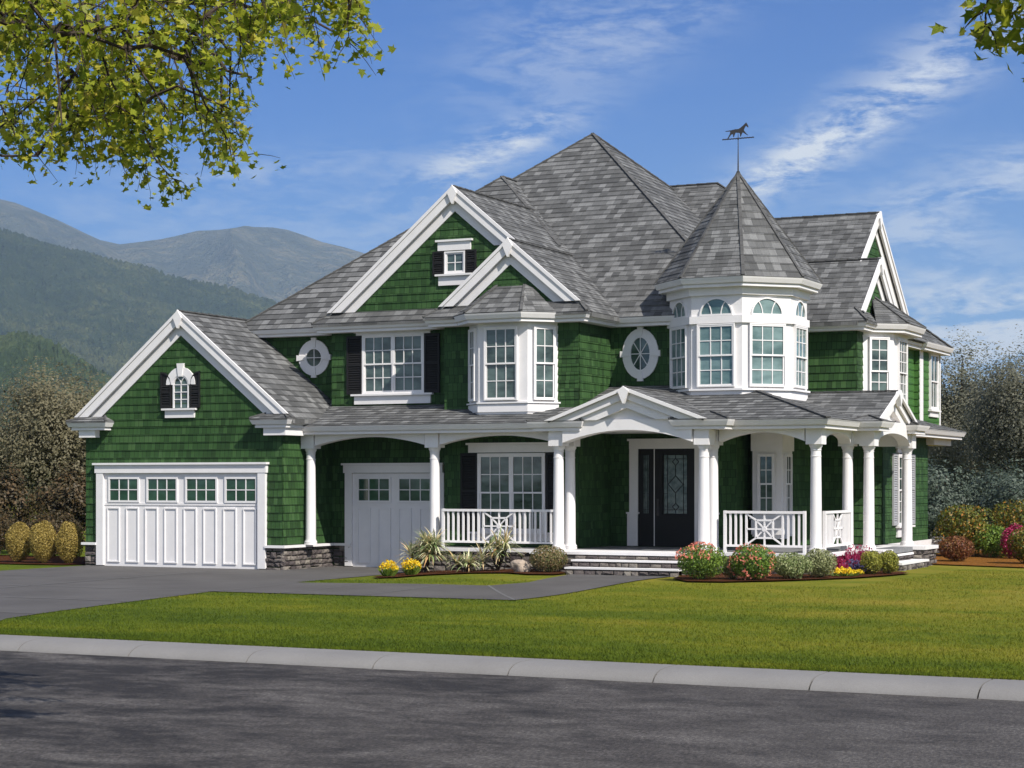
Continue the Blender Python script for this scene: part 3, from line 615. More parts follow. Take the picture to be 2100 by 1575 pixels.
# ---- front door with sidelight
f=FF(3.6)
mb=MB(); mb.fbox(f,8.12,9.12,.56,2.86,.0,.06)
for a0,a1,b0,b1 in ((8.12,8.32,.56,2.86),(8.96,9.12,.56,2.86),(8.32,8.96,2.74,2.86),(8.32,8.96,.56,1.30)): mb.fbox(f,a0,a1,b0,b1,.06,.085)
dr=mb.build('front_door',M_door,H,fix=False)
def leaded(f,a0,a1,b0,b1,dia,par):
    gm=MB(); gm.fbox(f,a0,a1,b0,b1,.03,.066); gm.build('leaded_pane',M_glass_lead,par); L=MB()
    def l(p,q,w_=.013): L.bar(f.p(p[0],p[1],.070),f.p(q[0],q[1],.070),w_,.012,up=f.n)
    d=.10 if dia else .045
    for x in (a0+.004,a0+d,a1-d,a1-.004): l((x,b0),(x,b1))
    for z in (b0+.005,b0+.10,b1-.10,b1-.005): l((a0,z),(a1,z))
    for z in (b0+.48,b0+.92): l((a0,z),(a0+d,z)); l((a1-d,z),(a1,z))
    if dia:
        cx=(a0+a1)/2
        for cz,rx,rz in (((b0+b1)/2,.19,.20),(b1-.17,.08,.085),(b0+.17,.08,.085)):
            q=[(cx-rx,cz),(cx,cz+rz),(cx+rx,cz),(cx,cz-rz)]
            for i in range(4): l(q[i],q[(i+1)%4],.016)
        m_=(b0+b1)/2; l((cx,m_+.2),(cx,b1-.255)); l((cx,m_-.2),(cx,b0+.255)); l((cx,b1-.085),(cx,b1)); l((cx,b0),(cx,b0+.085))
    L.build('lead_lines',M_dark,par)
leaded(f,8.34,8.94,1.32,2.72,True,dr)
mb=MB(); mb.tube([f.p(8.20,1.62,.10),f.p(8.20,1.34,.10)],[.016,.016]); mb.tube([f.p(8.20,1.60,.08),f.p(8.20,1.60,.11)],[.02,.02]); mb.tube([f.p(8.20,1.36,.08),f.p(8.20,1.36,.11)],[.02,.02]); mb.fbox(f,8.17,8.23,1.28,1.68,.085,.092); mb.build('door_handle',M_metal,dr)
mb=MB(); mb.fbox(f,7.69,8.09,.56,2.86,.0,.06)
sl=mb.build('sidelight',M_door,H,fix=False); leaded(f,7.82,7.97,1.32,2.72,False,sl)
mb=MB(); mb.fbox(f,7.47,7.69,.56,2.86,0,.09); mb.fbox(f,7.40,7.72,1.32,1.36,0,.12); mb.fbox(f,7.42,7.69,.56,1.319,0,.10); mb.fbox(f,9.12,9.62,.56,2.86,0,.09); mb.fbox(f,9.60,9.72,1.32,1.36,0,.12); mb.fbox(f,8.09,8.12,.56,2.86,0,.07)
mb.fbox(f,7.47,9.70,2.86,3.05,0,.10); mb.fbox(f,7.43,9.74,3.05,3.10,0,.13); mb.build('door_surround',M_white,H)
# ---- bay window on the projecting wing
def bay_ring(pts,off):
    P=[Vector(p) for p in pts]; out=[]
    for i,p in enumerate(P):
        d1=(P[i]-P[i-1]).normalized() if i>0 else (P[1]-P[0]).normalized(); d2=(P[i+1]-P[i]).normalized() if i<len(P)-1 else d1
        n1=Vector((d1.y,-d1.x)); n2=Vector((d2.y,-d2.x)); mi=(n1+n2).normalized(); out.append(p+mi*off/max(.3,mi.dot(n1)))
    return out
def band(mb,pts,off,z0,z1,back):
    q=bay_ring(pts,off); q=[(v.x,v.y) for v in q]; r_=q+back; mb.prism([(x,y,z0) for x,y in r_],[(x,y,z1) for x,y in r_])
def bay(pts,back,z0,zs,zt,wins,foot=True,gl=None,nr=2,name='bay_window'):
    mb=MB(); band(mb,pts,0,z0+.05,zt,back); band(mb,pts,.055,zs-.035,zs,back); band(mb,pts,.025,z0+.10,zs-.05,back); band(mb,pts,-.03,z0,z0+.09,back)
    o=mb.build(name,M_white,H,fix=False)
    for i,(lo,hi,b0,b1,nc) in wins.items():
        p,q=Vector(pts[i]),Vector(pts[i+1]); d=(q-p).normalized(); fr=Fr((p.x,p.y,0),(d.x,d.y,0),(d.y,-d.x,0)); L=(q-p).length
        window(fr,lo*L,hi*L,b0,b1,nc,nr,1,gl=gl,cas=.03)
    return o
bay([(4.07,1.78),(4.65,1.15),(5.92,1.15),(6.45,1.78)],[(6.45,2.2),(4.07,2.2)],3.60,3.93,5.80,{0:(.28,.80,4.0,5.64,2),1:(.16,.79,4.0,5.64,3),2:(.20,.80,4.0,5.64,2)})
bay([(11.9,7.5),(12.02,7.5),(12.63,8.13),(12.63,9.5),(12.02,10.2)],[(11.8,10.2),(11.8,7.5)],3.55,3.93,5.80,{1:(.22,.80,4.0,5.62,2),2:(.24,.8,4.0,5.62,3)},nr=3)
# porch level bay below the turret
bay([(10.36,4.95),(10.36,4.05),(11.07,4.05),(11.07,4.85)],[(11.0,4.95)],.75,1.24,3.3,{1:(.24,.74,1.36,2.70,2),2:(.2,.7,1.36,2.70,2)})
mb=MB(); mb.box(10.33,11.10,4.02,4.9,2.80,3.3); mb.build('bay_head_box',M_white,H)
# ---- turret drum
mb=MB(); oc=octa(TR); mb.prism([(*p,4.0) for p in oc],[(*p,6.6) for p in oc])
for r_,z0,z1 in ((TR+.02,3.84,4.16),(TR+.075,4.16,4.205),(TR+.06,5.69,5.86),(TR+.07,6.33,6.56)):
    q=octa(r_); mb.prism([(*p,z0) for p in q],[(*p,z1) for p in q])
tur=mb.build('turret_wall',M_white,H,fix=False)
for k in (0,1,2,6,7):
    p=Vector(oc[k]);q=Vector(oc[(k+1)%8]); d=(q-p).normalized(); fr=Fr((p.x,p.y,0),(d.x,d.y,0),(d.y,-d.x,0)); L=(q-p).length
    window(fr,.19,L-.19,4.27,5.65,3,2,1,gl=M_glass_teal,cas=.03)
    fm=MB(); a=L/2; zc=5.885; rr=.40
    E=lambda r1,t:(a+r1*math.cos(t),zc+r1*math.sin(t)*.98)
    for i in range(16):
        t0=PI*i/16;t1=PI*(i+1)/16; fm.fprism(fr,[E(rr,t0),E(rr,t1),E(rr-.035,t1),E(rr-.035,t0)],0,.045)
    fm.fbox(fr,a-rr,a+rr,zc-.02,zc+.02,0,.05)
    # gothic tracery
    for cx,r0,t0,t1 in ((a-.365+.25,.25+.24,0,1.05),(a+.365-.25,.49,PI-1.05,PI),(a-.365-.24,.49,0,.72),(a+.365+.24,.49,PI-.72,PI)):
        pts=[(cx+r0*math.cos(t0+(t1-t0)*i/8),zc+r0*math.sin(t0+(t1-t0)*i/8)) for i in range(9)]
        for u_,v_ in zip(pts,pts[1:]):
            if all((x-a)**2+((z-zc))**2<(rr-.01)**2 for x,z in (u_,v_)): fm.bar(fr.p(u_[0],u_[1],.028),fr.p(v_[0],v_[1],.028),.022,.016,up=fr.n)
    wo=fm.build('arched_window',M_white,H,fix=False); gm=MB(); gm.fprism(fr,[E(rr-.02,PI*i/16) for i in range(17)],.004,.018); gm.build('pane',M_glass_teal,wo)
# ---- right side windows and corner boards
f=FS(12.65); wd=window(f,8.35,9.45,1.02,2.72,3,3,1,cas=.06); sill(f,8.2,9.75,.98,.28,wd); shutter(f,7.85,8.27,1.0,2.78,M_greyshut); shutter(f,9.55,9.97,1.0,2.78,M_greyshut); head(f,8.2,9.7,2.80,2.95,wd)
f=FS(11.65); wd=window(f,15.75,16.6,4.2,5.72,2,1,1,cas=.05); sill(f,15.6,16.75,4.14,.2,wd); head(f,15.6,16.75,5.74,5.80,wd)
mb=MB(); mb.fbox(f,14.62,14.98,3.4,5.82,0,.03); mb.build('corner_board',M_white,H); mb=MB(); mb.fbox(f,16.93,17.05,3.4,5.82,0,.03); mb.build('corner_board',M_white,H)
# ---- stone base and white water table
def stone_base(fr,a0,a1,b0,b1,seed=0,name='stone_base',par=None):
    rs=random.Random(seed); mb=MB(); mb.fbox(fr,a0,a1,b0,b1,-.02,.015); z=b0
    # rows of random stones, occasionally two rows high
    while z<b1-.02:
        h_=rs.choice([.10,.13,.16,.12]); 
        if z+h_>b1-.06: h_=b1-z
        x=a0
        while x<a1-.01:
            w_=rs.uniform(.10,.30); 
            if x+w_>a1-.08: w_=a1-x
            sp=[(z,h_)] if (h_<.13 or rs.random()<.65) else [(z,h_*.5),(z+h_*.5,h_*.5)]
            for zz,hh in sp:
                d=rs.uniform(.035,.085); e=.008; i=len(mb.f); uvr=(rs.random(),rs.random())
                j=lambda s=.010: rs.uniform(-s,s)
                P=fr.p; A=[P(x+e,zz+e,.0),P(x+w_-e,zz+e,.0),P(x+w_-e,zz+hh-e,.0),P(x+e,zz+hh-e,.0)]
                k=.018; B=[P(x+e+k*rs.random(),zz+e+k*rs.random(),d+j()),P(x+w_-e-k*rs.random(),zz+e+k*rs.random(),d+j()),P(x+w_-e-k*rs.random(),zz+hh-e-k*rs.random(),d+j()),P(x+e+k*rs.random(),zz+hh-e-k*rs.random(),d+j())]
                M_=P(x+w_/2+j(),zz+hh/2+j(),d+.02)
                ii=len(mb.v); mb.v+=[tuple(p) for p in A+B]+[tuple(M_)]
                for q in range(4):
                    mb.f.append((ii+q,ii+(q+1)%4,ii+4+(q+1)%4,ii+4+q)); mb.uv[len(mb.f)-1]=uvr
                    mb.f.append((ii+4+q,ii+4+(q+1)%4,ii+8)); mb.uv[len(mb.f)-1]=uvr
            x+=w_
        z+=h_
    mb.uv[0]=(0.01,.01)
    return mb.build(name,M_stone,par or H,fix=True)
stone_base(FF(0),-5.86,-5.27,-.06,.50,1); stone_base(FF(0),-.62,.06,-.06,.50,2); stone_base(FS(0),-.06,2.25,-.06,.50,3); stone_base(FF(2.25),.06,.58,-.06,.50,4)
mb=MB(); mb.box(-5.91,-5.46,-.13,0,.50,.56); mb.build('water_table',M_white,H); mb=MB(); mb.box(-.44,.13,-.13,0,.50,.56); mb.box(0,.13,0,2.20,.50,.56); mb.box(.0,.60,2.12,2.25,.50,.56); mb.build('water_table',M_white,H)
# porch
mb=MB(); mb.box(3.25,13.05,.7,7.2,.44,.545); mb.box(7.0,10.4,-.4,1.0,.44,.543); mb.box(11.9,13.6,3.1,7.4,.44,.544); mb.build('porch_floor',M_deck,H)
mb=MB(); mb.box(3.2,13.12,.50,.72,.48,.555); mb.box(6.75,10.78,-.5,.52,.495,.552); mb.box(12.98,13.16,.5,3.3,.479,.554); mb.box(12.7,13.72,3.12,3.95,.480,.556); mb.box(12.7,13.9,6.2,7.5,.476,.5565); mb.box(12.9,13.1,3.3,6.3,.477,.551); mb.build('porch_edge_trim',M_white,H)
stone_base(FF(.6),3.25,6.9,-.02,.48,5); stone_base(FF(.6),10.6,13.02,.0,.48,6); stone_base(FF(-.40),6.85,7.85,.0,.48,7); stone_base(FF(-.40),10.3,10.7,.0,.48,8)
stone_base(FS(13.02),.6,3.2,.0,.48,9); stone_base(FF(3.22),13.02,13.6,.0,.48,10); stone_base(FS(13.8),6.3,7.45,-.02,.476,11); stone_base(FF(6.28),13.1,13.8,-.02,.476,12)
mb=MB(); mb.box(6.9,10.65,-.38,.6,-.05,.475); mb.box(12.95,13.78,6.3,7.4,-.05,.474); mb.box(12.9,13.6,3.25,3.9,-.05,.473); mb.box(3.3,13.0,.62,7,-.05,.43); mb.build('porch_foundation',M_mortar,H)
# front steps
for i,(y,zt,x0,x1) in enumerate(((-.82,.400,7.90,10.45),(-1.12,.245,7.88,10.50))):
    mb=MB(); mb.box(x0,x1,y,y+.36,zt-.038,zt); st=mb.build('step_tread',M_white,H)
    stone_base(FF(y+.06),x0+.02,x1-.02,(.02 if i else .24),zt-.056,20+i,'step_riser',st)
stone_base(FF(-.46),7.86,10.4,.395,.478,25,'step_riser')
for i,(x,zt) in enumerate(((13.62,.42),(13.98,.26))):
    y0,y1=4.0-.25*i,6.25; mb=MB(); mb.box(x-.4,x,y0,y1,zt-.05,zt); st=mb.build('step_tread',M_white,H)
    stone_base(FF(y0+.05),x-.4,x-.04,0,zt-.05,30+i,'step_riser',st); stone_base(FS(x-.06),y0+.05,y1,0.0,zt-.05,33+i,'step_riser',st)
# foundation at the far right
mb=MB(); mb.fbox(FS(12.65),7.5,12.0,.28,.56,0,.06); mb.box(12.65,12.95,12.0,12.4,.2,.62); mb.build('water_table',M_white,H)
mb=MB(); mb.fbox(FS(12.65),7.5,12.2,-.1,.28,-.3,.02); mb.build('foundation',plain('grey_concrete',(.22,.22,.22),.9,.2,.1),H)
mb=MB(); mb.fbox(FS(12.66),11.3,13.2,3.05,3.22,-.3,.22); mb.build('eave_frieze',M_white,H)
# ---- columns, beams
def column(x,y,zb=.553,zt=2.88,r=.122):
    q=[(1.30,0),(1.30,.05)],[(1.26,.05),(1.28,.075),(1.22,.10)],[(1.12,.10),(1.12,.125)],[(1.03,.13)]
    mb=MB(); mb.lathe(x,y,[(r*1.30,zb),(r*1.30,zb+.05)],28); mb.lathe(x,y,[(r*1.20,zb+.05),(r*1.26,zb+.065),(r*1.26,zb+.085),(r*1.18,zb+.10)],28); mb.lathe(x,y,[(r*1.09,zb+.10),(r*1.09,zb+.125)],28)
    sh=[]
    for i in range(9):
        t=i/8; sh.append((r*(1.03-.15*t**1.6),zb+.125+(zt-.05-zb-.125)*t))
    mb.lathe(x,y,sh,28)
    mb.lathe(x,y,[(r*.96,zt-.265),(r*1.0,zt-.255),(r*.96,zt-.245)],28); mb.lathe(x,y,[(r*.95,zt-.13),(r*.99,zt-.12),(r*.95,zt-.11)],28)
    mb.lathe(x,y,[(r*.92,zt-.10),(r*1.02,zt-.065),(r*1.08,zt-.045)],28); mb.lathe(x,y,[(r*1.16,zt-.045),(r*1.16,zt)],28)
    return mb.build('column',M_white,H,fix=False)
cols=[(.19,.95),(3.60,.95),(7.04,.42),(7.07,.98),(10.5,.42),(10.5,.98),(12.83,.98),(12.83,3.4),(13.30,3.45),(13.32,6.75)]
for x,y in cols:
    o=column(x,y); 
    for p in o.data.polygons: p.use_smooth=len(p.vertices)==4
    o.data.set_sharp_from_angle(angle=R(40))
def arch_beam(fr,a0,a1,zs=2.95,zt=3.24,rise=.20,bw=.20,c0=-.14,c1=.14,el=False):
    """beam with a flat arch cut out between two square blocks that sit on the columns"""
    mb=MB(); n=14; L0,L1=a0+bw,a1-bw
    pts=[]
    for i in range(n+1):
        t=i/n; x=L0+(L1-L0)*t
        z=zs+ (rise*math.sqrt(max(0,1-(2*t-1)**2)) if el else rise*(1-(2*t-1)**2)); pts.append((x,z))
    for p,q in zip(pts,pts[1:]): mb.fprism(fr,[p,q,(q[0],zt),(p[0],zt)],c0,c1)
    return mb.build('porch_beam',M_white,H,fix=False)
def block(x,y,s=.19):
    s=.175; mb=MB(); mb.box(x-s,x+s,y-s,y+s,2.88,3.235); mb.build('beam_block',M_white,H)
for x,y in cols: block(x,y)
f=FF(.95); arch_beam(f,.19,3.60); arch_beam(f,3.60,7.05); arch_beam(f,10.5,12.83)
arch_beam(FS(12.83),.98,3.4,rise=.22,el=True,zs=2.93); arch_beam(FS(7.05),.42,.98,rise=.03); arch_beam(FS(10.5),.42,.98,rise=.03)
f=FF(.40); arch_beam(f,7.04,10.5,zs=2.95,rise=.27,zt=3.45,c0=-.15,c1=.22)
arch_beam(FS(13.31),3.45,6.75,rise=.27,zt=3.46,zs=2.93,c0=-.14,c1=.14,el=True)
mb=MB(); mb.box(12.83,13.3,3.285,3.575,2.93,3.24); mb.build('porch_beam',M_white,H); mb=MB(); mb.box(12.65,13.2,6.6,6.88,2.93,3.24); mb.build('porch_beam',M_white,H)
# porch ceiling
mb=MB(); mb.box(.1,13.0,.75,8.0,3.225,3.26); mb.build('porch_ceiling',M_white,H)
# pediments
def pediment(fr,a,B,p,bf,oh):
    mb=MB(); mb.fprism(fr,[(a-(B-bf)/p,bf),(a+(B-bf)/p,bf),(a,B)],-.2,-.10)
    chevron(mb,fr,a,B,p,-.03,.045,bf,oh+.02,oh+.08); chevron(mb,fr,a,B,p,.045,.22,bf,-.1,oh-.01); chevron(mb,fr,a,B,p,.22,.42,bf,-.1,oh-.075)
    mb.fprism(fr,[(a-.13,B-.055),(a,B+.05),(a+.13,B-.055),(a+.01,B-.33),(a-.01,B-.33)],oh,oh+.11)
    return mb.build('porch_pediment',M_white,H,fix=True)
pediment(FF(.14),8.8,4.12,.37,3.44,.10); pediment(FS(13.42),5.05,4.15,.42,3.44,.10)
# railings
def railing(fr,a0,a1,zb=.67,zt=1.45,nb=4,orn=.42):
    mb=MB(); mb.fbox(fr,a0,a1,zt-.055,zt,-.04,.04); o=mb.build('railing',M_white,H)
    mb=MB(); mb.fbox(fr,a0,a1,zb,zb+.05,-.03,.03); mb.build('bottom_rail',M_white,o)
    for a in (a0,a1):
        mb=MB(); mb.fbox(fr,a-.03,a+.03,zb-.12,zt+.005,-.035,.035); mb.build('post',M_white,o)
    c=(a0+a1)/2; L=c-orn-a0
    for s_ in (-1,1):
        for i in range(1,nb+1):
            a=c+s_*(orn+ (L)*( (i-1)/nb)); 
            mb=MB(); w_=.022; mb.fbox(fr,a-w_,a+w_,zb+.05,zt-.055,-.02,.02); mb.build('baluster',M_white,o)
    mb=MB(); zc=(zb+zt)/2; s=.19; z0,z1=zb+.05,zt-.055
    for q in ((-s,-s,s,-s),(s,-s,s,s),(s,s,-s,s),(-s,s,-s,-s)): mb.bar(fr.p(c+q[0],zc+q[1],0),fr.p(c+q[2],zc+q[3],0),.04,.042,up=fr.n)
    for sx in (-1,1):
        for sz,zz in ((-1,z0),(1,z1)):
            mb.bar(fr.p(c+sx*s,zc+sz*s,.001),fr.p(c+sx*orn,zz,.001),.034,.036,up=fr.n); mb.bar(fr.p(c,zc,.002),fr.p(c+sx*s,zc+sz*s,.002),.030,.03,up=fr.n)
        mb.bar(fr.p(c+sx*s,zc,.003),fr.p(c+sx*orn,zc,.003),.034,.034,up=fr.n); mb.bar(fr.p(c,zc,.004),fr.p(c+sx*s,zc,.004),.034,.03,up=fr.n)
    for sz,zz in ((-1,z0),(1,z1)): mb.bar(fr.p(c,zc+sz*s,.002),fr.p(c,zz,.002),.034,.034,up=fr.n); mb.bar(fr.p(c,zc,.003),fr.p(c,zc+sz*s,.003),.034,.03,up=fr.n)
    mb.fprism(fr,[(c+.055*math.cos(2*PI*i/16),zc+.055*math.sin(2*PI*i/16)) for i in range(16)],-.03,.03); mb.build('ornament',M_white,o,fix=True)
railing(FF(.78),3.92,6.82,nb=8,orn=.40); railing(FF(.85),10.83,12.62,nb=4,orn=.41); railing(FS(12.95),1.2,3.15,nb=6,orn=.38)
# ---- weather vane (stands on the turret, turns on its own)
vz=9.31
vane=thing('weather_vane','dark running horse weather vane on a thin spire at the turret tip','weather vane',(TX,TY,vz))
mb=MB(); mb.tube([(TX,TY,vz+.02),(TX,TY,vz+.5),(TX,TY,vz+.95)],[.020,.012,.007],8); mb.build('pole',M_metal,vane)
mb=MB(); mb.lathe(TX,TY,[(.008,vz),(.03,vz+.02),(.034,vz+.035),(.03,vz+.05),(.008,vz+.07)],12); mb.build('finial_ball',M_brass,vane)
zb=10.14; mb=MB(); mb.tube([(TX-.39+.78*i/24,TY,zb+.008*(i%2)) for i in range(25)],[.015]*25,6); mb.tube([(TX,TY,zb-.03),(TX,TY,zb+.02)],[.02,.02],8); mb.build('bar',M_metal,vane)
hs=[(0,9.5),(-.2,8.4),(.1,7.6),(1.2,7.5),(2.2,8.2),(3.3,8.3),(4.9,8.15),(5.8,8.5),(7.0,9.6),(8.0,11.0),(8.35,11.4),(8.6,10.9),(9.0,10.2),(9.35,9.2),(9.2,8.95),(8.8,9.2),(8.5,9.7),(8.15,9.7),(7.9,9.2),(7.5,8.3),(7.25,7.4),(7.6,6.9),(8.2,6.0),(8.5,5.6),(9.1,5.0),(9.3,4.6),(9.0,4.6),(8.2,5.3),(7.4,5.95),(6.9,6.4),(6.5,5.9),(6.2,4.9),(6.1,4.2),(5.8,4.2),(5.75,5.0),(5.7,5.9),(5.4,6.4),(4.2,6.5),(3.7,6.6),(3.3,5.9),(3.0,5.0),(2.9,4.2),(2.6,4.2),(2.6,5.0),(2.5,5.7),(1.9,5.8),(1.3,5.2),(.8,4.4),(.2,3.5),(-.1,3.6),(.3,4.5),(.8,5.6),(1.1,6.8),(1.2,7.5)]
hs=[(2.0,8.0),(.6,7.85),(-.9,7.75),(-.9,7.4),(1.0,7.4)]+[p for p in [(1.25,7.0),(.95,5.7),(.4,4.5),(-.1,3.6),(.15,3.45),(.8,4.4),(1.35,5.3),(1.9,5.8),(2.5,5.6),(2.55,4.2),(2.8,4.15),(3.1,5.2),(3.6,6.5),(4.3,6.3),(5.35,6.2),(5.65,5.6),(5.7,4.2),(5.95,4.15),(6.25,5.2),(6.75,6.3),(7.4,5.9),(8.2,5.2),(9.1,4.5),(9.25,4.7),(8.4,5.7),(7.6,7.0),(7.3,7.5),(7.7,8.7),(8.1,9.6),(8.5,9.6),(8.9,9.0),(9.3,8.7),(9.4,9.2),(9.05,10.2),(8.65,11.0),(8.4,11.5),(8.1,11.1),(7.0,9.9),(5.9,8.9),(5.0,8.3),(3.4,8.3)]]
mb=MB(); k=.0545; mb.fprism(Fr((TX-.26,TY,0),(1,0,0),(0,-1,0)),[(x*k,zb+.012+(y-3.45)*k*.80) for x,y in hs],-.012,.012); mb.build('horse',M_metal,vane)
# ================================================================ GROUND
def struct(o): o['kind']='structure'; return o
def drape(name,poly,m,off,step=.6,kind='structure',skirt=.0):
    """a flat outline laid on the gently rising ground"""
    bm=bmesh.new(); vs_=[bm.verts.new((x,y,0)) for x,y in poly]; bm.faces.new(vs_)
    x0,x1=min(p[0] for p in poly),max(p[0] for p in poly); y0,y1=min(p[1] for p in poly),max(p[1] for p in poly)
    gx=x0+step
    while gx<x1: bmesh.ops.bisect_plane(bm,geom=bm.verts[:]+bm.edges[:]+bm.faces[:],plane_co=(gx,0,0),plane_no=(1,0,0)); gx+=step
    gy=y0+step
    while gy<y1: bmesh.ops.bisect_plane(bm,geom=bm.verts[:]+bm.edges[:]+bm.faces[:],plane_co=(0,gy,0),plane_no=(0,1,0)); gy+=step
    for v in bm.verts: v.co.z=hgt(v.co.x,v.co.y)+off
    bmesh.ops.recalc_face_normals(bm,faces=bm.faces)
    me=bpy.data.meshes.new(name); bm.to_mesh(me); bm.free(); me.materials.append(m)
    o=bpy.data.objects.new(name,me); place(o,(0,0,0))
    if kind: o['kind']=kind
    return o
def sheet(name,xs,ys,zf,m):
    mb=MB(); nx=len(xs); 
    for y in ys:
        for x in xs: mb.v.append((x,y,zf(x,y)))
    for j in range(len(ys)-1):
        for i in range(nx-1): a=j*nx+i; mb.f.append((a,a+1,a+nx+1,a+nx))
    o=mb.build(name,m,org=(0,0,0)); 
    for p in o.data.polygons: p.use_smooth=True
    return struct(o)
YC=-18.0
xs=[-7000,-1500,-300,-80]+[-60+1.0*i for i in range(131)]+[100,300,1500,7000]
def gz(x,y): return hgt(x,y)
sheet('lawn',[-200,-60]+[-40+.8*i for i in range(110)]+[80,200],[YC+.0+.7*i for i in range(60)]+[40,100],gz,M_lawn)
sheet('ground',[-9000,-2000,-400,-100,-50,0,50,100,400,2000,9000],[-9000,-2000,-400,-60,-37,-20,20,60,200,900,3000,9000],lambda x,y:-.40 if -60<y<100 and abs(x)<300 else -.40,M_field)
# road, curb
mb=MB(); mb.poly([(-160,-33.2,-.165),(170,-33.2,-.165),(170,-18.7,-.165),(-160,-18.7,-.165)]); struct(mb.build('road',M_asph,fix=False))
mb=MB(); mb.poly([(-160,-60,-.03),(170,-60,-.03),(170,-33.9,-.03),(-160,-33.9,-.03)]); struct(mb.build('verge',M_lawn,fix=False))
def curb(y0,s_,name):
    prof=[(0,-.26),(0,-.028),(.36,-.032),(.46,-.037),(.54,-.047),(.61,-.065),(.67,-.090),(.72,-.122),(.76,-.168),(.77,-.26)]
    mb=MB(); x=7.93-1.807*90
    while x<140:
        a=x+.010;b=x+1.807-.010; A=[(a,y0-s_*d,z) for d,z in prof];B=[(b,y0-s_*d,z) for d,z in prof]; mb.prism(A,B); x+=1.807
    o=mb.build(name,M_curb)
    for p in o.data.polygons: p.use_smooth=True
    o.data.set_sharp_from_angle(angle=R(38)); return struct(o)
curb(YC+.02,1,'curb'); curb(-33.95,-1,'curb')
mb=MB(); mb.box(-155,150,YC-.60,YC-.0,-.27,-.085); struct(mb.build('curb_joint_filler',M_mortar))
# driveway and path
drape('driveway',[(-5.75,.02),(-5.75,-3.2),(-5.4,-5.5),(-4.5,-9.0),(-3.4,-14),(-3.0,-17.98),(6.6,-17.98),(5.6,-16.6),(5.05,-15.6),(4.72,-14.2),(4.38,-12.4),(4.02,-10.2),(3.70,-8.25),(3.35,-4.8),(3.35,.5),(3.25,2.3),(.0,2.3),(.0,.02)],M_drive,.012)
drape('path',[(3.60,-8.25),(10.10,-8.14),(10.32,-.9),(8.0,-.9),(8.2,-2.2),(8.36,-3.9),(7.92,-4.84),(3.30,-4.79)],M_drive,.016)
def joint(pts,nm='joint_line'):
    for a,b in zip(pts,pts[1:]):
        a=Vector(a);b=Vector(b); d=(b-a).normalized(); n=Vector((-d.y,d.x))*.024; return [a-n,b-n,b+n,a+n]
for a,b in (((-5.7,-2.2),(3.3,-2.35)),((-5.5,-5.0),(3.3,-4.95)),((-4.7,-8.2),(3.6,-8.2)),((-4.1,-11.4),(4.1,-11.4)),((-3.5,-14.6),(4.8,-14.6)),((-1.2,-.1),(-.2,-17.9)),((.1,-.2),(3.3,-.25)),
            ((5.2,-4.85),(5.2,-8.15)),((6.9,-4.85),(6.9,-8.1)),((7.92,-4.84),(10.1,-8.14)),((8.3,-3.4),(10.2,-3.4)),((8.2,-2.1),(10.25,-2.1)),((3.5,-4.82),(3.75,-8.2))):
    q=joint([a,b]); drape('joint_line',[(p.x,p.y) for p in q],M_joint,.0215,step=1.0)
drape('mulch_bed',[(3.5,.55),(3.75,-.9),(3.95,-2.55),(4.35,-3.05),(4.75,-2.9),(4.9,-1.9),(5.6,-1.2),(6.6,-1.25),(7.3,-1.75),(7.85,-1.6),(7.9,-1.0),(7.0,.3),(6.9,.55)],M_mulch,.035,.4)
drape('mulch_bed',[(10.5,-.9),(10.75,-2.1),(11.35,-2.85),(12.1,-2.75),(12.9,-2.0),(13.5,-1.1),(14.0,-.2),(14.35,1.0),(14.55,2.2),(14.2,2.8),(13.3,3.1),(12.9,.6),(10.6,.6)],M_mulch,.035,.4)
drape('leaf_litter',[(12.7,8.6),(13.6,7.2),(15.2,6.6),(17.5,5.7),(21,6),(22,20),(12,20)],M_litter,.03,1.0)
drape('mulch_bed',[(-14,-.4),(-9.4,-.5),(-7.6,-.45),(-6.4,-.3),(-5.95,.3),(-5.9,4),(-14,4)],M_mulch,.03,.6)
# short grass blades over the front lawn
def in_poly(x,y,P):
    r=np.zeros(len(x),bool)
    for i in range(len(P)):
        (x0,y0),(x1,y1)=P[i-1],P[i]
        if y0==y1: continue
        r^=((y0>y)!=(y1>y))&(x<(x1-x0)*(y-y0)/(y1-y0)+x0)
    return r
DRV=[(-5.75,.02),(-5.75,-3.2),(-5.4,-5.5),(-4.5,-9.0),(-3.4,-14),(-3.0,-17.98),(6.6,-17.98),(5.6,-16.6),(5.05,-15.6),(4.72,-14.2),(4.38,-12.4),(4.02,-10.2),(3.70,-8.25),(3.35,-4.8),(3.35,.5)]
PTH=[(3.60,-8.25),(10.10,-8.14),(10.32,-.9),(8.0,-.9),(8.2,-2.2),(8.36,-3.9),(7.92,-4.84),(3.30,-4.79)]
NB=620000; gx=rng.uniform(-8,44,NB); gy=-17.99+26*rng.random(NB)**1.9
kx=(gx-24.945)*.89879+(gy+38.677)*.43837; kd=-(gx-24.945)*.43837+(gy+38.677)*.89879
kk=(kd>1)&(np.abs(kx/kd)<.52)&~in_poly(gx,gy,DRV)&~in_poly(gx,gy,PTH)&~((gx>10.2)&(gy>-3.1)&(gx<14.8))&~((gx<8.6)&(gy>-3.3))&~((gy>.5)&(gx<15))&~((gy>4.6))
gx=gx[kk];gy=gy[kk]; n_=len(gx); gzv=np.array([hgt(a_,b_) for a_,b_ in zip(gx,gy)])
hh=rng.uniform(.018,.042,n_); an=rng.uniform(0,6.28,n_); wv=.006; ln=rng.normal(0,.6,(n_,2))*hh[:,None]
V0=np.stack([gx-np.cos(an)*wv,gy-np.sin(an)*wv,gzv-.004],-1);V1=np.stack([gx+np.cos(an)*wv,gy+np.sin(an)*wv,gzv-.004],-1);V2=np.stack([gx+ln[:,0],gy+ln[:,1],gzv+hh],-1)
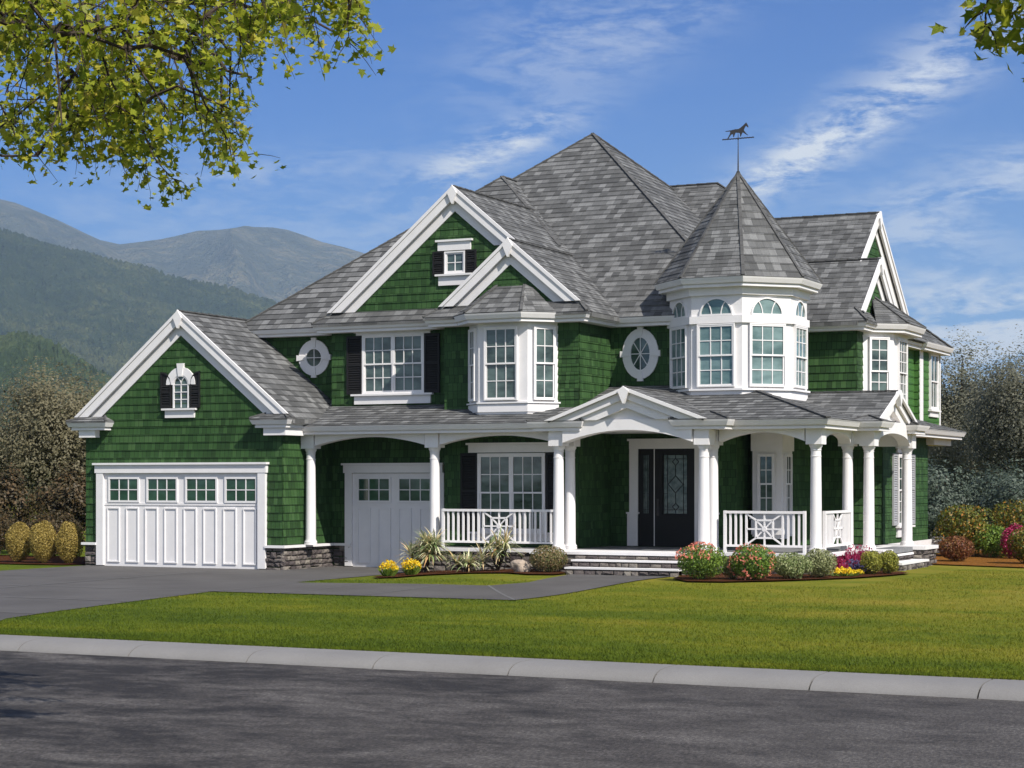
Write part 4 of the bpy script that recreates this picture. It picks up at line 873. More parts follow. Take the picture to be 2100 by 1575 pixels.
VV=np.stack([V0,V1,V2],1).reshape(-1,3); me=bpy.data.meshes.new('grass'); me.vertices.add(n_*3); me.vertices.foreach_set('co',VV.ravel()); me.loops.add(n_*3); me.loops.foreach_set('vertex_index',np.arange(n_*3)); me.polygons.add(n_); me.polygons.foreach_set('loop_start',np.arange(n_)*3); me.update(calc_edges=True)
me.materials.append(M_lawn); o=bpy.data.objects.new('grass',me); place(o,(0,0,0)); tag(o,'short mown green grass blades on the front lawn','grass',kind='stuff')
# ================================================================ LEAVES
def leaves(name,C,N,size,m,parent=None,kind='quad',jit=.35,org=None,szv=.3,smooth=False):
    """many small leaf faces; C centres, N preferred facing, one random uv per leaf"""
    C=np.asarray(C,float); n=len(C); N=np.asarray(N,float)+rng.normal(0,jit,(n,3)); N/=np.linalg.norm(N,axis=1)[:,None]+1e-9
    A=np.cross(N,rng.normal(0,1,(n,3))); A/=np.linalg.norm(A,axis=1)[:,None]+1e-9; B=np.cross(N,A)
    if kind=='quad': L=np.array([(-.5,0,0),(0,-.28,.06),(.5,0,0),(0,.28,.06)])
    elif kind=='tri': L=np.array([(-.5,-.3,0),(.5,-.3,0),(0,.6,.05)])
    elif kind=='maple':
        pts=[]
        for ang,r in ((-90,.30),(-62,.36),(-40,.42),(-25,.66),(-5,.40),(12,.44),(30,.88),(46,.50),(62,.56),(90,1.0),(118,.56),(134,.50),(150,.88),(168,.44),(185,.40),(205,.66),(220,.42),(242,.36)):
            a=R(ang); pts.append((r*math.cos(a)*.62,r*math.sin(a)*.62-.1,.10*abs(math.cos(a))*r))
        L=np.array(pts)
    s=size*(1+rng.uniform(-szv,szv,n)); K=len(L)
    V=C[:,None,:]+s[:,None,None]*(L[None,:,0,None]*A[:,None,:]+L[None,:,1,None]*B[:,None,:]+L[None,:,2,None]*N[:,None,:])
    V=V.reshape(-1,3); 
    if org is None: lo=V.min(0);hi=V.max(0); org=np.array([(lo[0]+hi[0])/2,(lo[1]+hi[1])/2,lo[2]])
    V=V-np.array(org)
    me=bpy.data.meshes.new(name); me.vertices.add(n*K); me.vertices.foreach_set('co',V.ravel())
    me.loops.add(n*K); me.loops.foreach_set('vertex_index',np.arange(n*K)); me.polygons.add(n); me.polygons.foreach_set('loop_start',np.arange(n)*K); me.update(calc_edges=True)
    uv=me.uv_layers.new(name='uv'); r=rng.random((n,2)); uv.data.foreach_set('uv',np.repeat(r,K,axis=0).ravel()); me.materials.append(m)
    o=bpy.data.objects.new(name,me); place(o,tuple(org),parent); return o
def blob(n,c,r,lump=.18,seed=0,shell=.35,cut=None):
    """points in the outer shell of a lumpy ellipsoid with outward normals"""
    rs=np.random.default_rng(seed); d=rs.normal(0,1,(n,3)); d/=np.linalg.norm(d,axis=1)[:,None]
    ph=rs.uniform(0,6.28,(6,)); fr_=rs.uniform(2,5,(6,3))
    lm=sum(np.sin(d@fr_[i]+ph[i]) for i in range(6))/6
    rad=(1+lump*lm*2)*(1-shell*rs.random(n)**2); P=np.array(c)+d*rad[:,None]*np.array(r)
    if cut is not None: k=P[:,2]>cut; P=P[k]; d=d[k]
    return P,d
GRN=lambda a: leafmat(*a)
L_gold=leafmat('gold_foliage',[(.2,(.15,.11,.022)),(.55,(.34,.25,.055)),(.9,(.52,.38,.11))],.2)
L_box=leafmat('dull_red_green_foliage',[(.15,(.04,.065,.014)),(.5,(.13,.15,.045)),(.75,(.27,.15,.07)),(.95,(.45,.36,.22))],.2)
L_green=leafmat('bright_green_foliage',[(.15,(.035,.08,.010)),(.5,(.11,.20,.022)),(.9,(.27,.36,.06))],.25)
L_pale=leafmat('pale_green_foliage',[(.15,(.06,.10,.02)),(.5,(.22,.27,.09)),(.9,(.58,.58,.32))],.25)
L_sage=leafmat('sage_foliage',[(.15,(.09,.11,.03)),(.5,(.24,.26,.11)),(.9,(.42,.42,.22))],.25)
L_olive=leafmat('olive_foliage',[(.15,(.08,.10,.010)),(.5,(.24,.25,.03)),(.9,(.45,.40,.08))],.25)
L_coral=leafmat('coral_petals',[(.2,(.62,.14,.09)),(.8,(.85,.33,.24))],.25)
L_yel=leafmat('yellow_petals',[(.2,(.75,.42,.01)),(.8,(.85,.68,.02))],.25)
L_mag=leafmat('magenta_foliage',[(.2,(.16,.008,.03)),(.6,(.38,.02,.08)),(.9,(.55,.08,.22))],.3)
L_purp=leafmat('purple_foliage',[(.2,(.03,.025,.07)),(.8,(.12,.11,.22))],.2)
L_yuc=leafmat('striped_blade_leaf',[(.15,(.06,.13,.03)),(.4,(.28,.38,.14)),(.62,(.80,.76,.52)),(.92,(.62,.30,.10))],.25,.4)
L_red=leafmat('russet_foliage',[(.15,(.07,.02,.012)),(.5,(.19,.055,.022)),(.9,(.22,.14,.04))],.2)
L_aut=leafmat('autumn_foliage',[(.15,(.03,.055,.008)),(.5,(.085,.12,.012)),(.75,(.21,.17,.02)),(.95,(.45,.14,.02))],.2)
L_dk=leafmat('dark_tree_foliage',[(.10,(.15,.158,.110)),(.5,(.205,.205,.145)),(.95,(.28,.262,.19))],.5)
L_brn=leafmat('brown_tree_foliage',[(.10,(.15,.14,.080)),(.5,(.22,.197,.115)),(.95,(.31,.27,.165))],.5)
L_dbr=leafmat('dark_brown_foliage',[(.15,(.025,.022,.010)),(.5,(.065,.052,.022)),(.9,(.13,.075,.03))],.2)
L_far=leafmat('pale_far_foliage',[(.15,(.05,.08,.03)),(.5,(.10,.14,.05)),(.9,(.17,.21,.08))],.2)
L_thk=leafmat('blue_green_thicket_foliage',[(.10,(.045,.065,.048)),(.5,(.085,.115,.085)),(.95,(.17,.20,.16))],.3)
L_plane=leafmat('plane_tree_foliage',[(.12,(.08,.13,.010)),(.38,(.23,.30,.018)),(.66,(.44,.47,.035)),(.88,(.68,.60,.09)),(.99,(.60,.28,.08))],.60,.45)
def bush(name,label,cat,x,y,r,h,m,seed,leaf=.05,n=2600,group=None,lump=.10,flat=.0,flowers=None,stems=5,loc=None,zs=None):
    z=hgt(x,y)+.03; t=thing(name,label,cat,(x,y,z),group)
    P,d=blob(n,(x,y,z+h*.52),(r,r,h*.50),lump,seed,.45,cut=z+.01); 
    leaves('foliage',P,d,leaf,m,t,jit=.7)
    mb=MB(); rs=random.Random(seed)
    for i in range(stems):
        a=rs.uniform(0,6.28); q=r*rs.uniform(.2,.65); mb.tube([(x+.03*math.cos(a),y+.03*math.sin(a),z-.03),(x+q*.5*math.cos(a),y+q*.5*math.sin(a),z+h*.3),(x+q*math.cos(a),y+q*math.sin(a),z+h*.75)],[.016,.010,.004],5)
    P2,d2=blob(500,(x,y,z+h*.5),(r*.72,r*.72,h*.38),lump,seed+1,.5,cut=z+.01); 
    mb.build('stems',M_bark,t,fix=False)
    leaves('inner_foliage',P2,d2,leaf*1.6,m,t,jit=.8)
    if flowers:
        fm,fn,fs,cond=flowers; P,d=blob(fn*3,(x,y,z+h*.53),(r*1.03,r*1.03,h*.52),lump,seed,.08,cut=z+.02); k=np.array([cond((p-np.array((x,y,z)))/np.array((r,r,h))) for p in P]); P=P[k][:fn*2]; d=d[k][:fn*2]
        if len(P): leaves('flowers',np.repeat(P,3,axis=0)+rng.normal(0,fs*.25,(len(P)*3,3)),np.repeat(d,3,axis=0),fs,fm,t,jit=.8,kind='quad')
    return t
GB='golden bushes beside the garage'
bush('golden_bush','leftmost golden-tan upright bush left of the garage, standing apart','bush',-8.22,.25,.34,1.02,L_gold,11,.034,10000,GB,.05)
bush('golden_bush','middle golden-tan upright bush of the three left of the garage','bush',-7.36,.15,.35,1.06,L_gold,12,.034,10000,GB,.05)
bush('golden_bush','golden-tan upright bush closest to the garage wall','bush',-6.62,.3,.34,1.05,L_gold,13,.034,10000,GB,.05)
top=lambda q:q[2]>.62 and q[0]<.5
bush('coral_flower_bush','round bush with coral flowers on its crown, nearest the front steps','flowering bush',11.42,-2.2,.52,.70,L_green,21,.045,3800,None,.06,flowers=(L_coral,150,.05,lambda q:q[2]>.60 and q[0]+q[1]*.2<.55))
bush('small_bush','small pale bush squeezed between the two coral flowering bushes','bush',11.93,-1.85,.22,.46,L_sage,22,.04,1200,None,.08)
bush('coral_flower_bush','round bush speckled all over with orange and coral flowers, below the porch railing','flowering bush',12.42,-1.95,.46,.70,L_green,23,.045,3600,None,.06,flowers=(L_coral,130,.046,lambda q:(math.sin(q[0]*9+q[2]*7)+math.sin(q[1]*8-q[2]*5))>-.2))
bush('pale_bush','low pale green speckled bush right of the speckled coral bush','bush',12.95,-1.15,.42,.52,L_pale,24,.045,3200,None,.1)
bush('sage_bush','rounded sage green bush in front of the porch corner column','bush',13.35,-.50,.37,.58,L_sage,25,.042,3200,None,.06)
GC='twin olive conifers by the side steps'
bush('olive_bush','left one of the twin yellow-green bushes at the right end of the flower bed','bush',13.93,1.35,.24,.50,L_olive,26,.04,2200,GC,.12)
bush('olive_bush','right one of the twin yellow-green bushes, next to the side steps','bush',14.20,1.75,.23,.49,L_olive,27,.04,2200,GC,.12)
bush('clipped_bush','round clipped red-tinged bush left of the front steps beside the boulder','bush',7.36,-.80,.43,.58,L_box,28,.035,4200,None,.03)
GR_='background shrubs right of the house'
bush('russet_bush','round dark russet bush on bare stems in the leaf litter right of the house','bush',14.0,8.9,.44,.62,L_red,31,.06,2600,GR_,.05)
bush('autumn_bush','large rounded autumn-tinted bush behind the russet one, near the house corner','bush',13.5,12.2,.85,1.35,L_aut,32,.08,3600,GR_,.14)
bush('autumn_bush','tall rounded yellow-green bush behind the pink bush at the right edge','bush',15.1,13.0,1.15,1.55,L_aut,33,.08,4600,GR_,.14)
bush('green_bush','low green bush between the two large autumn bushes','bush',14.3,12.0,.55,.8,L_green,34,.07,2000,GR_,.14)
bush('pink_bush','crimson-pink bush at the right edge behind the olive bush','bush',15.0,11.2,.36,.85,L_mag,35,.07,1800,GR_,.14)
bush('autumn_bush','rounded olive-brown bush nearest the camera at the right edge','bush',15.9,8.2,.48,.90,L_aut,36,.06,3000,GR_,.08)
bush('autumn_bush','big green-brown bush cut by the right edge of the picture','bush',16.6,11.0,.9,1.3,L_aut,37,.08,3000,GR_,.1)
bush('dark_bush','dark green bush tucked behind the house corner','bush',12.9,14.5,.8,1.0,L_dk,38,.08,2000,GR_,.14)
# flowers
def clump(name,label,cat,x,y,r,h,mg,mf,seed,group=None,nb=90,nf=140,bl=.02,rz=1.0):
    z=hgt(x,y)+.03; t=thing(name,label,cat,(x,y,z),group); rs=random.Random(seed); mb=MB()
    for i in range(nb):
        a=rs.uniform(0,6.28);q=r*math.sqrt(rs.random()); hh=h*(.55+.45*rs.random())*(1-.35*(q/r)**2); x0,y0=x+q*.5*math.cos(a),y+q*.5*math.sin(a)*rz; x1,y1=x+q*math.cos(a),y+q*math.sin(a)*rz
        p=rs.uniform(0,6.28); dx,dy=bl*math.cos(p),bl*math.sin(p); u=(rs.random(),rs.random()); mb.poly([(x0-dx,y0-dy,z),(x0+dx,y0+dy,z),(x1+dx*.6,y1+dy*.6,z+hh*.6),(x1-dx*.6,y1-dy*.6,z+hh*.6)],u); mb.poly([(x1-dx*.6,y1-dy*.6,z+hh*.6),(x1+dx*.6,y1+dy*.6,z+hh*.6),(x1*1.0+(x1-x)*.25,y1+(y1-y)*.25,z+hh)],u)
    mb.build('foliage',mg,t,fix=False)
    k=np.array([(lambda a,q:(x+q*math.cos(a),y+q*math.sin(a)*rz,z+h*(.62+.45*rs.random())*(1-.35*(q/r)**2)))(rs.uniform(0,6.28),r*math.sqrt(rs.random())) for _ in range(nf)])
    k=np.repeat(k,3,axis=0)+rng.normal(0,.012,(nf*3,3)); leaves('flowers',k,np.tile((0,-.3,1),(len(k),1)),.05,mf,t,jit=.9); return t
GY='yellow flowers at the tip of the bed'
clump('yellow_flowers','left clump of yellow flowers at the driveway corner of the lawn island','flowers',4.30,-2.45,.21,.33,L_green,L_yel,41,GY)
clump('yellow_flowers','right clump of yellow flowers beside the striped blade plants','flowers',4.52,-1.85,.21,.34,L_green,L_yel,42,GY)
clump('yellow_flowers','low spreading strip of yellow flowers under the magenta plants','flowers',13.62,.35,.42,.16,L_green,L_yel,43,None,60,190,rz=.9)
clump('purple_plants','low dusky blue-purple plants between magenta leaves and yellow flowers','plants',13.6,1.5,.48,.28,L_purp,L_purp,44,None,220,160)
clump('magenta_plants','magenta-red leafy plants in front of the porch side columns','plants',13.45,2.1,.42,.58,L_mag,L_mag,45,None,330,170,bl=.03)
clump('magenta_plants','smaller magenta-red plant at the porch corner','plants',13.3,.95,.22,.40,L_mag,L_mag,46,None,160,90,bl=.03)
# striped blade plants
def yucca(label,x,y,r,h,seed,nb=110,zc=.35):
    z=hgt(x,y)+.03; t=thing('striped_blade_plant',label,'plant',(x,y,z),'variegated blade plants in the bed'); rs=random.Random(seed); mb=MB(); st=MB()
    heads=[(x,y,z+h*zc)]+[(x+rs.uniform(-.5,.5)*r,y+rs.uniform(-.3,.3)*r,z+h*rs.uniform(.12,.62)) for _ in range(8)]
    for hx,hy,hz in heads: st.tube([(x,y,z-.02),((x+hx)/2,(y+hy)/2,(z+hz)/2),(hx,hy,hz)],[.03,.024,.018],6)
    for i in range(nb*2):
        hx,hy,hz=rs.choice(heads); a=rs.uniform(0,6.28); e=rs.uniform(-.1,1.35); L=r*rs.uniform(.55,.95); p=Vector((hx,hy,hz)); d=Vector((math.cos(a)*math.cos(e),math.sin(a)*math.cos(e),math.sin(e))); sd_=Vector((-math.sin(a),math.cos(a),0)); w_=.022; u=(rs.random(),rs.random()); pts=[]
        for k in range(6): pts.append((p.copy(),w_*(1-abs(k/5-.35)*1.2) if k<5 else .002)); p+=d*L/5; d=(d+Vector((0,0,-.24))).normalized()
        for k in range(5):
            (p0,w0),(p1,w1)=pts[k],pts[k+1]; mb.poly([p0-sd_*w0,p0+sd_*w0,p1+sd_*w1,p1-sd_*w1],u)
    mb.build('blades',L_yuc,t,fix=False); st.build('stems',M_bark,t,fix=False)
yucca('largest green and cream striped blade plant, left in the bed before the small garage door',4.10,-.45,.64,1.0,51,300)
yucca('tall spiky striped blade plant in front of the porch railing ornament',5.85,-.25,.62,1.0,52,100,.5)
yucca('small low striped blade plant between the two large ones',5.28,-.75,.46,.42,53,70)
# boulder
mb=MB(); import mathutils
bm=bmesh.new(); bmesh.ops.create_icosphere(bm,subdivisions=4,radius=1)
for v in bm.verts:
    n_=mnoise.noise(v.co*1.3+Vector((3,1,2)))*.35+mnoise.noise(v.co*4)*.09; v.co=Vector((v.co.x*.20,v.co.y*.18,v.co.z*.20))*(1+n_)
me=bpy.data.meshes.new('boulder'); bm.to_mesh(me); bm.free(); me.materials.append(M_rock); o=bpy.data.objects.new('boulder',me); place(o,(6.72,-.85,.20)); tag(o,'pale pinkish boulder beside the round clipped bush left of the steps','boulder')
for p in me.polygons: p.use_smooth=True
# ================================================================ TREES
def tree(name,label,x,y,h,rad,m,seed,zc=.6,hr=.42,nc=55,per=230,leaf=.16,group=None,trunk=.16,bark=None,base=None,fill=True):
    z=-.05 if base is None else base; t=thing(name,label,'tree',(x,y,z),group); rs=np.random.default_rng(seed)
    c0=np.array((x,y,z+h*zc)); ra=np.array((rad,rad,h*hr)); mb=MB(); Cs=[]
    for i in range(nc):
        d=rs.normal(0,1,3); d/=np.linalg.norm(d); q=c0+d*ra*(rs.random()**.45)*.86; q[2]=max(q[2],z+h*.10); Cs.append(q)
    mb.tube([(x,y,z-.2),(x+rs.normal(0,.1),y,z+h*.18),(x+rs.normal(0,.15),y,z+h*.42),(x,y,z+h*.75)],[trunk*1.25,trunk,trunk*.7,trunk*.2],9)
    for q in Cs[::2]:
        zb_=z+h*rs.uniform(.16,.5); mid=(x+(q[0]-x)*.45,y+(q[1]-y)*.45,zb_+(q[2]-zb_)*.5+.1); mb.tube([(x,y,zb_),mid,tuple(q)],[trunk*.42,trunk*.22,.015],5)
    mb.build('trunk',bark or M_bark,t,fix=False)
    P=[];D=[]
    for q in Cs:
        k=rs.uniform(.7,1.25); p,d=blob(int(per*k),q,np.array((rad,rad,h*hr))*.30*k,.3,int(rs.integers(1e6)),.8); P.append(p);D.append(d*.45+(p-c0)/ra*.9)
    leaves('crown',np.vstack(P),np.vstack(D)+np.array((0,0,.45)),leaf,m,t,jit=.38); return t
bush('dark_bush','dark green-brown shrub behind the left golden bush','bush',-9.9,3.6,.85,1.25,L_dbr,39,.08,3000,'dark shrubs behind the golden bushes',.14)
bush('dark_bush','dark green-brown shrub behind the right golden bush at the garage corner','bush',-7.5,3.6,.8,1.2,L_dbr,40,.08,3000,'dark shrubs behind the golden bushes',.14)
bush('dark_bush','dark green-brown shrub filling the far left edge behind the bushes','bush',-11.9,3.4,.9,1.3,L_dbr,47,.08,3000,'dark shrubs behind the golden bushes',.14)
TG='trees behind the house on the right'; TL='trees left of the garage'
tree('broad_tree','large brown-green leafy tree left behind the garage',-15.4,11.0,6.0,2.9,L_brn,61,.56,.46,130,380,.10,TL)
tree('broad_tree','brown-green tree at the far left edge behind the bushes',-19.0,9.5,4.6,2.4,L_brn,62,.5,.46,100,340,.10,TL)
tree('russet_tree','small dark brown shrubby tree between the golden bushes and the big tree',-11.7,6.5,2.55,1.15,L_dbr,63,.55,.48,40,200,.10,TL,.06)
tree('russet_tree','dark brown thicket tree at the left edge behind the golden bushes',-13.2,5.2,2.75,1.3,L_dbr,64,.5,.48,40,200,.10,TL,.06)
tree('russet_tree','low dark shrubby tree directly left of the garage wall',-10.0,8.5,2.1,1.2,L_dbr,65,.5,.48,34,200,.10,TL,.06)
tree('pale_tree','pale green tree standing at the foot of the hill on the left',-47,52,7.5,3.4,L_far,66,.6,.4,50,200,.3,TL)
tree('dark_tree','grey-green tree just right of the house with a dark forked trunk',12.2,29,7.1,3.0,L_dk,71,.60,.42,130,420,.105,TG,.22)
tree('dark_tree','tall grey-green tree at the right edge, crown cut by the picture edge',17.3,28,7.2,3.2,L_dk,72,.60,.42,130,420,.105,TG,.2)
tree('dark_tree','slim grey-green tree behind the far house corner',8.6,33,7.2,2.6,L_dk,73,.60,.42,90,380,.115,TG,.16)
tree('dark_tree','grey-green tree filling the gap between the two big right-hand trees',15.2,38,7.5,3.2,L_dk,74,.60,.42,100,380,.115,TG,.16)
for i,(x,y,h_,r_) in enumerate(((9.5,27,3.1,2.4),(12.9,24,2.9,2.3),(16.5,24,3.0,2.4),(20,24,3.1,2.4))):
    tree('thicket_tree',['low blue-green thicket tree behind the slim tree','low blue-green thicket tree behind the forked trunk','low blue-green thicket tree near the right edge','low blue-green thicket tree beyond the right edge'][i],x,y,h_,r_,L_thk,80+i,.42,.58,70,220,.12,'thicket under the right-hand trees',.1)
# ---- overhanging plane trees
Fv=Vector((-.43837,.89879,0)); Rv=Vector((.89879,.43837,0)); C0=Vector((24.945,-38.677,0))
def limb_tree(name,label,base,trunk_r,h,boughs,leafm,leaf,seed,crown=None):
    t=thing(name,label,'tree',(base[0],base[1],-.1)); rs=random.Random(seed); mb=MB(); LP=[]
    B=Vector(base)
    mb.tube([B+Vector((0,0,-.3)),B+Vector((.1,.05,h*.35)),B+Vector((-.05,.1,h*.7)),B+Vector((.2,.2,h))],[trunk_r*1.3,trunk_r,trunk_r*.85,trunk_r*.5],14)
    def twig(p,d,L,r,depth):
        pts=[p.copy()];q=p.copy(); n=4
        for i in range(n): q=q+d*L/n; pts.append(q.copy()); d=(d+Vector((rs.uniform(-.28,.28),rs.uniform(-.28,.28),rs.uniform(-.30,.10)))).normalized()
        mb.tube(pts,[r*(1-.75*i/n) for i in range(n+1)],5 if r<.03 else 7,False)
        if depth==0 or r<.006:
            for i in range(rs.randint(6,10)):
                k=rs.random(); a=pts[min(int(k*n),n-1)].lerp(pts[min(int(k*n)+1,n)],k*n%1); LP.append(a+Vector((rs.gauss(0,.09),rs.gauss(0,.09),rs.gauss(-.05,.09))))
        if depth>0:
            for i in range(rs.randint(4,6)):
                k=.2+.8*rs.random(); a=pts[min(int(k*n),n-1)].lerp(pts[min(int(k*n)+1,n)],k*n%1); nd=(d+Vector((rs.gauss(0,.75),rs.gauss(0,.75),rs.gauss(-.1,.55)))).normalized(); twig(a,nd,L*rs.uniform(.45,.7),r*.5,depth-1)
    for path,r0,depth,L in boughs:
        P=[Vector(p) for p in path]; mb.tube(P,[r0*(1-.8*i/(len(P)-1)) for i in range(len(P))],8,False)
        for i in range(len(P)-1):
            for k in (0,.25,.5,.75):
                if i==0 and k<.5 : continue
                a=P[i].lerp(P[i+1],k); d=(P[i+1]-P[i]).normalized(); 
                for _ in range(2): twig(a,(d*.5+Vector((rs.gauss(0,.6),rs.gauss(0,.6),rs.gauss(-.12,.45)))).normalized(),L*rs.uniform(.6,1.15),r0*.22,depth)
    mb.build('trunk',M_bark,t,fix=False)
    LP=np.array([tuple(p) for p in LP]); leaves('crown',LP,np.tile((.0,-.2,.8),(len(LP),1)),leaf,leafm,t,kind='maple',jit=.75,szv=.45)
    print(name,len(LP)); return t
def cp(xc,d,z): q=C0+Rv*xc+Fv*d; return (q.x,q.y,z)
def sprays(name,label,base,h,trunk_r,boughs,outline,n,dr,leaf,seed,L):
    """a street tree: trunk, long boughs, and many leafy sprays hanging from them"""
    t=thing(name,label,'tree',(base[0],base[1],-.1)); rs=random.Random(seed); mb=MB(); LP=[]; B=Vector(base)
    mb.tube([B+Vector((0,0,-.3)),B+Vector((.1,.05,h*.35)),B+Vector((-.05,.1,h*.7)),B+Vector((.1,.1,h))],[trunk_r*1.3,trunk_r,trunk_r*.85,trunk_r*.5],14)
    nodes=[]
    for path,r0 in boughs:
        P=[Vector(p) for p in path]; fine=[]
        for i in range(len(P)-1):
            for k in range(5): fine.append(P[i].lerp(P[i+1],k/5)+Vector((rs.gauss(0,.05),rs.gauss(0,.05),rs.gauss(0,.05))))
        fine.append(P[-1]); m_=len(fine)-1; mb.tube(fine,[r0*(1-.85*i/m_) for i in range(m_+1)],8,False); nodes+=fine[3:]
    def inside(u,v):
        c_=False
        for i in range(len(outline)):
            (x0,y0),(x1,y1)=outline[i-1],outline[i]
            if (y0>v)!=(y1>v) and u<(x1-x0)*(v-y0)/(y1-y0)+x0: c_=not c_
        return c_
    us=[p[0] for p in outline]; vv=[p[1] for p in outline]
    def twig(p,d,L_,r,depth):
        pts=[p.copy()];q=p.copy();m_=5
        for i in range(m_): q=q+d*L_/m_; pts.append(q.copy()); d=(d+Vector((rs.uniform(-.3,.3),rs.uniform(-.3,.3),rs.uniform(-.34,.08)))).normalized()
        mb.tube(pts,[r*(1-.7*i/m_) for i in range(m_+1)],4,False)
        for i in range(9 if depth==0 else 5):
            k=.15+.85*rs.random(); a=pts[min(int(k*m_),m_-1)].lerp(pts[min(int(k*m_)+1,m_)],(k*m_)%1); LP.append(a+Vector((rs.gauss(0,.045),rs.gauss(0,.045),rs.gauss(-.03,.045))))
        if depth>0:
            for i in range(5):
                k=.1+.9*rs.random(); a=pts[min(int(k*m_),m_-1)].lerp(pts[min(int(k*m_)+1,m_)],(k*m_)%1); twig(a,(d+Vector((rs.gauss(0,.9),rs.gauss(0,.9),rs.gauss(-.1,.5)))).normalized(),L_*rs.uniform(.4,.7),r*.55,depth-1)
    k=0
    while k<n:
        u=rs.uniform(min(us),max(us)); v=rs.uniform(min(vv),max(vv))
        if not inside(u,v): continue
        k+=1; d_=rs.uniform(*dr); T=Vector(cp(u*d_,d_,2.08+v*d_)); a=min(nodes,key=lambda q:(q-T).length*(1.0+(.6 if q.z<T.z-.2 else 0)))
        m=(a+T)/2+Vector((rs.gauss(0,.1),rs.gauss(0,.1),.12+.1*rs.random())); mb.tube([a,(a*.6+m*.4)+Vector((0,0,.05)),m,T],[.020,.016,.012,.006],5,False); nodes.append(m)
        twig(m.lerp(T,.6),(T-m).normalized(),L*rs.uniform(.6,1.1),.008,1)
        if rs.random()<.6: twig(m,(T-m+Vector((rs.gauss(0,.4),rs.gauss(0,.4),rs.gauss(0,.3)))).normalized(),L*rs.uniform(.5,.9),.007,1)
    mb.build('trunk',M_bark,t,fix=False)
    LP=np.array([tuple(p) for p in LP]); leaves('crown',LP,np.tile((.1,-.3,.8),(len(LP),1)),leaf,L_plane,t,kind='maple',jit=.8,szv=.4); return t
tb=cp(-8.3,8.6,0)
o_=lambda L_:[((x-1050)/3930,(988-y)/3930) for x,y in L_]
sprays('plane_tree','plane tree with yellow-green autumn leaves overhanging the top left corner',(tb[0],tb[1],-.1),5.6,.34,[
 ([(tb[0],tb[1],4.2),cp(-6.6,12,5.3),cp(-4.6,14.5,5.75),cp(-3.2,15.6,5.7),cp(-2.2,16.2,5.5)],.06),
 ([(tb[0],tb[1],3.6),cp(-6.7,12,4.7),cp(-5.0,14.7,5.0),cp(-3.9,15.7,4.75)],.05),
 ([(tb[0],tb[1],4.8),cp(-6.0,12.2,5.9),cp(-4.0,15.0,6.15),cp(-2.3,16.2,6.15),cp(-1.35,16.6,6.02)],.05),
 ([(tb[0],tb[1],5.2),cp(-5.8,11.8,6.7),cp(-3.8,14.3,7.0),cp(-1.8,15.6,6.8)],.06)],
 o_([(-160,-160),(640,-160),(745,-40),(750,30),(690,40),(600,20),(560,120),(500,90),(420,140),(490,200),(465,255),(350,240),(330,345),(290,300),(250,220),(190,270),(165,355),(130,345),(120,240),(80,200),(40,310),(-30,340),(-160,280)]),
 138,(13.4,17.6),.077,5,.60)
tb=cp(4.4,2.2,0)
sprays('plane_tree','plane tree whose few leaves hang into the top right corner',(tb[0],tb[1],-.1),5.2,.28,[
 ([(tb[0],tb[1],3.6),cp(3.6,4.2,4.1),cp(2.7,6.0,4.05),cp(2.0,6.9,3.72)],.05)],
 o_([(1985,-90),(2260,-90),(2260,150),(2110,150),(2085,40),(2010,-20)]),7,(6.4,7.3),.062,9,.20)
# ================================================================ MOUNTAINS
def fbm(X,Y,o=6,seed=0):
    rs=np.random.default_rng(seed); T=rs.random((64,64)); out=np.zeros_like(X); a=.5; f=1.0
    for k in range(o):
        x=X*f+17.3*k;y=Y*f+9.1*k; xi=np.floor(x).astype(int);yi=np.floor(y).astype(int); fx=x-xi;fy=y-yi; fx=fx*fx*(3-2*fx);fy=fy*fy*(3-2*fy)
        g_=lambda i,j:T[i%64,j%64]; v=(g_(xi,yi)*(1-fx)+g_(xi+1,yi)*fx)*(1-fy)+(g_(xi,yi+1)*(1-fx)+g_(xi+1,yi+1)*fx)*fy; out+=a*(v-.5); a*=.5; f*=2.03
    return out
def ridge(name,label,r0,width,prof,m,nx=760,ny=90,rough=.06,fine=0,seed=1,spur=.3,u0=-1.3,u1=.75):
    us=np.linspace(u0,u1,nx); hs=np.interp(us,[p[0] for p in prof],[p[1] for p in prof])*r0
    ts=np.linspace(-1,1,ny); Uu,Tt=np.meshgrid(us,ts); Hh=np.tile(hs,(ny,1))
    sh=np.clip(1-np.abs(Tt)**1.25,0,1); 
    gx=Uu*r0/width; gy=Tt
    n1=fbm(gx*1.6+3,gy*1.3+3,6,seed); n2=1-np.abs(fbm(gx*2.2,gy*.9,5,seed+5))*4
    Z=Hh*sh*(1+spur*(n2-.6)*(1-sh)*1.2)+Hh.max()*rough*n1*(.25+1.2*(1-sh))*np.minimum(1,sh*4)
    if fine: Z+=fine*rng.random(Z.shape)*np.minimum(1,sh*5)
    Rr=(r0+Tt*width)+n1*width*.10; Z+=-3
    X=C0.x+Rv.x*Uu*Rr+Fv.x*Rr; Y=C0.y+Rv.y*Uu*Rr+Fv.y*Rr
    Vv=np.stack([X,Y,Z],-1).reshape(-1,3); i=np.arange(nx-1)[None,:]+np.arange(ny-1)[:,None]*nx; F=np.stack([i,i+1,i+nx+1,i+nx],-1).reshape(-1,4)
    me=bpy.data.meshes.new(name); me.vertices.add(len(Vv)); me.vertices.foreach_set('co',Vv.ravel()); me.loops.add(F.size); me.loops.foreach_set('vertex_index',F.ravel()); me.polygons.add(len(F)); me.polygons.foreach_set('loop_start',np.arange(len(F))*4); me.update(calc_edges=True)
    me.polygons.foreach_set('use_smooth',[True]*len(F)); me.materials.append(m); o=bpy.data.objects.new(name,me); place(o,(0,0,0)); o['kind']='structure'; return o
def U_(px): return (px-1050)/3930
def V_(py): return (988-py)/3930
